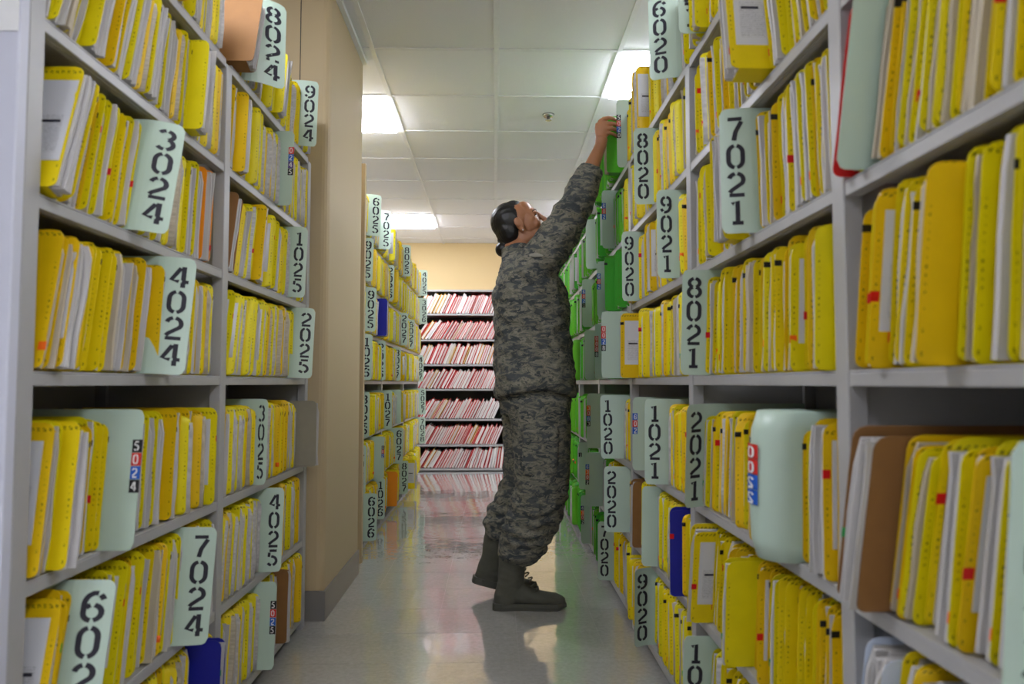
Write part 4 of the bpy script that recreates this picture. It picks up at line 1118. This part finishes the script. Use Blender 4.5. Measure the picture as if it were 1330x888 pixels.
# hem band, cuff, sleeve patch, pocket flap
m = MB(); m.limb([(0.381, 3.093, 1.780), (0.398, 3.096, 1.820)], [0.0535, 0.049], n=26)
fuse(m, 'cuff', M_CAMO, person, 0.005, 3)
tp_ = MB()
d_ = (Vector((0.262, 3.095, 1.565)) - Vector((0.148, 3.135, 1.415))).normalized()
m = MB(); cpt = Vector((0.172, 3.036, 1.448)); u_ = Vector((0.80, -0.10, 0.02)).normalized(); v_ = Vector((-0.05, 0.30, 1)).normalized()
m.ell(cpt, (0.036, 0.003, 0.010), Matrix((u_, u_.cross(v_) * -1, v_)).transposed(), 20, 8); 
mp_ = m.build('sleeve_patch', plain('patch_cloth', (150, 148, 136), 0.9), person, True)

tr = MB()
slab(tr, [(0.80, 0.172, 3.27, 0.142, 0.168), (0.86, 0.172, 3.27, 0.150, 0.178), (0.94, 0.168, 3.27, 0.148, 0.172), (1.00, 0.166, 3.27, 0.135, 0.160)])
tr.limb([(0.180, 3.185, 0.86), (0.188, 3.18, 0.76), (0.194, 3.175, 0.66), (0.196, 3.17, 0.56), (0.190, 3.17, 0.48), (0.168, 3.175, 0.40), (0.140, 3.185, 0.33), (0.112, 3.195, 0.265), (0.096, 3.198, 0.225), (0.088, 3.2, 0.196)],
        [0.128, 0.122, 0.116, 0.110, 0.106, 0.104, 0.100, 0.092, 0.080, 0.058], n=28)
tr.limb([(0.160, 3.35, 0.86), (0.160, 3.36, 0.76), (0.157, 3.37, 0.66), (0.150, 3.385, 0.56), (0.138, 3.395, 0.48), (0.105, 3.405, 0.40), (0.065, 3.415, 0.33), (0.028, 3.425, 0.275), (0.014, 3.43, 0.25)],
        [0.128, 0.122, 0.116, 0.110, 0.104, 0.102, 0.098, 0.085, 0.062], n=28)
def tw(c):
    s = 1.6 if c.z < 0.45 else 1.0
    return wrinkle(c, 0.0085 if c.z < 0.5 else 0.006) + (0.004 * math.sin(c.z * 120 + 4 * noise.noise(c * 9)) if c.z < 0.42 else 0)
fuse(tr, 'trousers', M_CAMO, person, 0.0075, 5, tw)
# cargo pocket on the thigh
m = MB(); slab(m, [(0.56, 0.180, 3.085, 0.062, 0.018), (0.60, 0.182, 3.078, 0.070, 0.022), (0.74, 0.185, 3.074, 0.070, 0.022), (0.765, 0.185, 3.08, 0.066, 0.016)], p=4)
fuse(m, 'cargo_pocket', M_CAMO, person, 0.006, 4, lambda c: wrinkle(c, 0.004))

def boot(nm, F, root):
    """F maps boot-local (x forward, y side, z up from the ground) to the room"""
    m = MB()
    def ring(x, zc, rx, rz, n=20): return None
    # shaft
    sh = [(0.250, 0.055, 0.057, 0.050), (0.20, 0.056, 0.057, 0.050), (0.15, 0.056, 0.055, 0.047), (0.11, 0.058, 0.054, 0.043), (0.07, 0.054, 0.056, 0.041), (0.035, 0.05, 0.052, 0.040), (0.018, 0.05, 0.050, 0.038)]
    rs = []
    for (z, cx, rx, ry) in sh:
        rs.append([F(Vector((cx + rx * math.cos(2 * math.pi * k / 24), ry * math.sin(2 * math.pi * k / 24), z))) for k in range(24)])
    m.rings(rs)
    # foot
    ft = [(0.02, 0.055, 0.034, 0.036), (0.06, 0.062, 0.037, 0.045), (0.10, 0.060, 0.038, 0.044), (0.14, 0.052, 0.042, 0.036), (0.18, 0.044, 0.046, 0.028), (0.22, 0.040, 0.048, 0.025), (0.255, 0.037, 0.044, 0.022), (0.280, 0.034, 0.032, 0.016), (0.290, 0.032, 0.018, 0.009)]
    rs = []
    for (x, zc, ry, rz) in ft:
        rs.append([F(Vector((x, ry * math.cos(2 * math.pi * k / 24), zc + rz * math.sin(2 * math.pi * k / 24)))) for k in range(24)])
    m.rings(rs)
    o = fuse(m, 'boot', M_BOOT, root, 0.005, 3, lambda c: 0.0022 * (1 - 2 * abs(noise.noise(Vector((c.x * 14, c.y * 8, c.z * 34))))))
    # sole
    m = MB(); out = []
    prof = [(-0.008, 0.02), (0.0, 0.034), (0.03, 0.041), (0.08, 0.038), (0.12, 0.036), (0.17, 0.045), (0.22, 0.051), (0.26, 0.046), (0.285, 0.034), (0.298, 0.015)]
    pts = [(x, y) for x, y in prof] + [(x, -y) for x, y in reversed(prof)]
    rs = [[F(Vector((x, y * 0.97, 0.0 + (0.010 if x > 0.27 else 0.0)))) for x, y in pts], [F(Vector((x, y, 0.014 + (0.006 if x > 0.27 else 0)))) for x, y in pts], [F(Vector((x * 0.99, y * 0.97, 0.028))) for x, y in pts]]
    m.rings(rs); m.build('sole', M_SOLE, o)
    # laces
    for i in range(7):
        t = i / 6; x = 0.105 + 0.052 * (1 - t) * 1.3 + 0.0; z = 0.085 + 0.115 * t; x = 0.172 - 0.062 * min(1, t * 1.6); hw = 0.022
        q = MB(); q.limb([F(Vector((x - 0.008, -hw - 0.006, z - 0.006))), F(Vector((x + 0.004, -hw * 0.5, z + 0.002))), F(Vector((x + 0.006, 0, z + 0.004))), F(Vector((x + 0.004, hw * 0.5, z + 0.002))), F(Vector((x - 0.008, hw + 0.006, z - 0.006)))], [0.0028] * 5, n=6, up=Vector((0.3, 0.2, 1)))
        q.build('lace', M_BOOT, o, True)
    return o
# right boot flat on the floor; left boot behind it with the heel lifted
RB_ = Vector((-0.002, 3.20, 0.0))
def FR(p):
    lean = Vector((p.z * 0.10 if p.z > 0.1 else p.z * 0.05, 0, 0))
    return RB_ + Vector((p.x, p.y, p.z)) + lean
boot('boot', FR, person)
LR = (Matrix.Rotation(R(4), 4, 'Z') @ Matrix.Rotation(R(16), 4, 'Y')).to_3x3()
TO = Vector((0.20, 0, 0.0))
def FL(p):
    q = Vector((p.x, p.y, p.z)) - TO
    # the toe stays flat while the rest pivots about the ball of the foot
    if q.x > 0: f = LR @ Vector((0, q.y, q.z)) * 0 + Vector((q.x, q.y, q.z))
    else: f = LR @ q
    if p.z > 0.12: f = f + Vector(((p.z - 0.12) * -0.10, 0, 0))
    return Vector((0.098, 3.43, 0.0)) + f
boot('boot', FL, person)
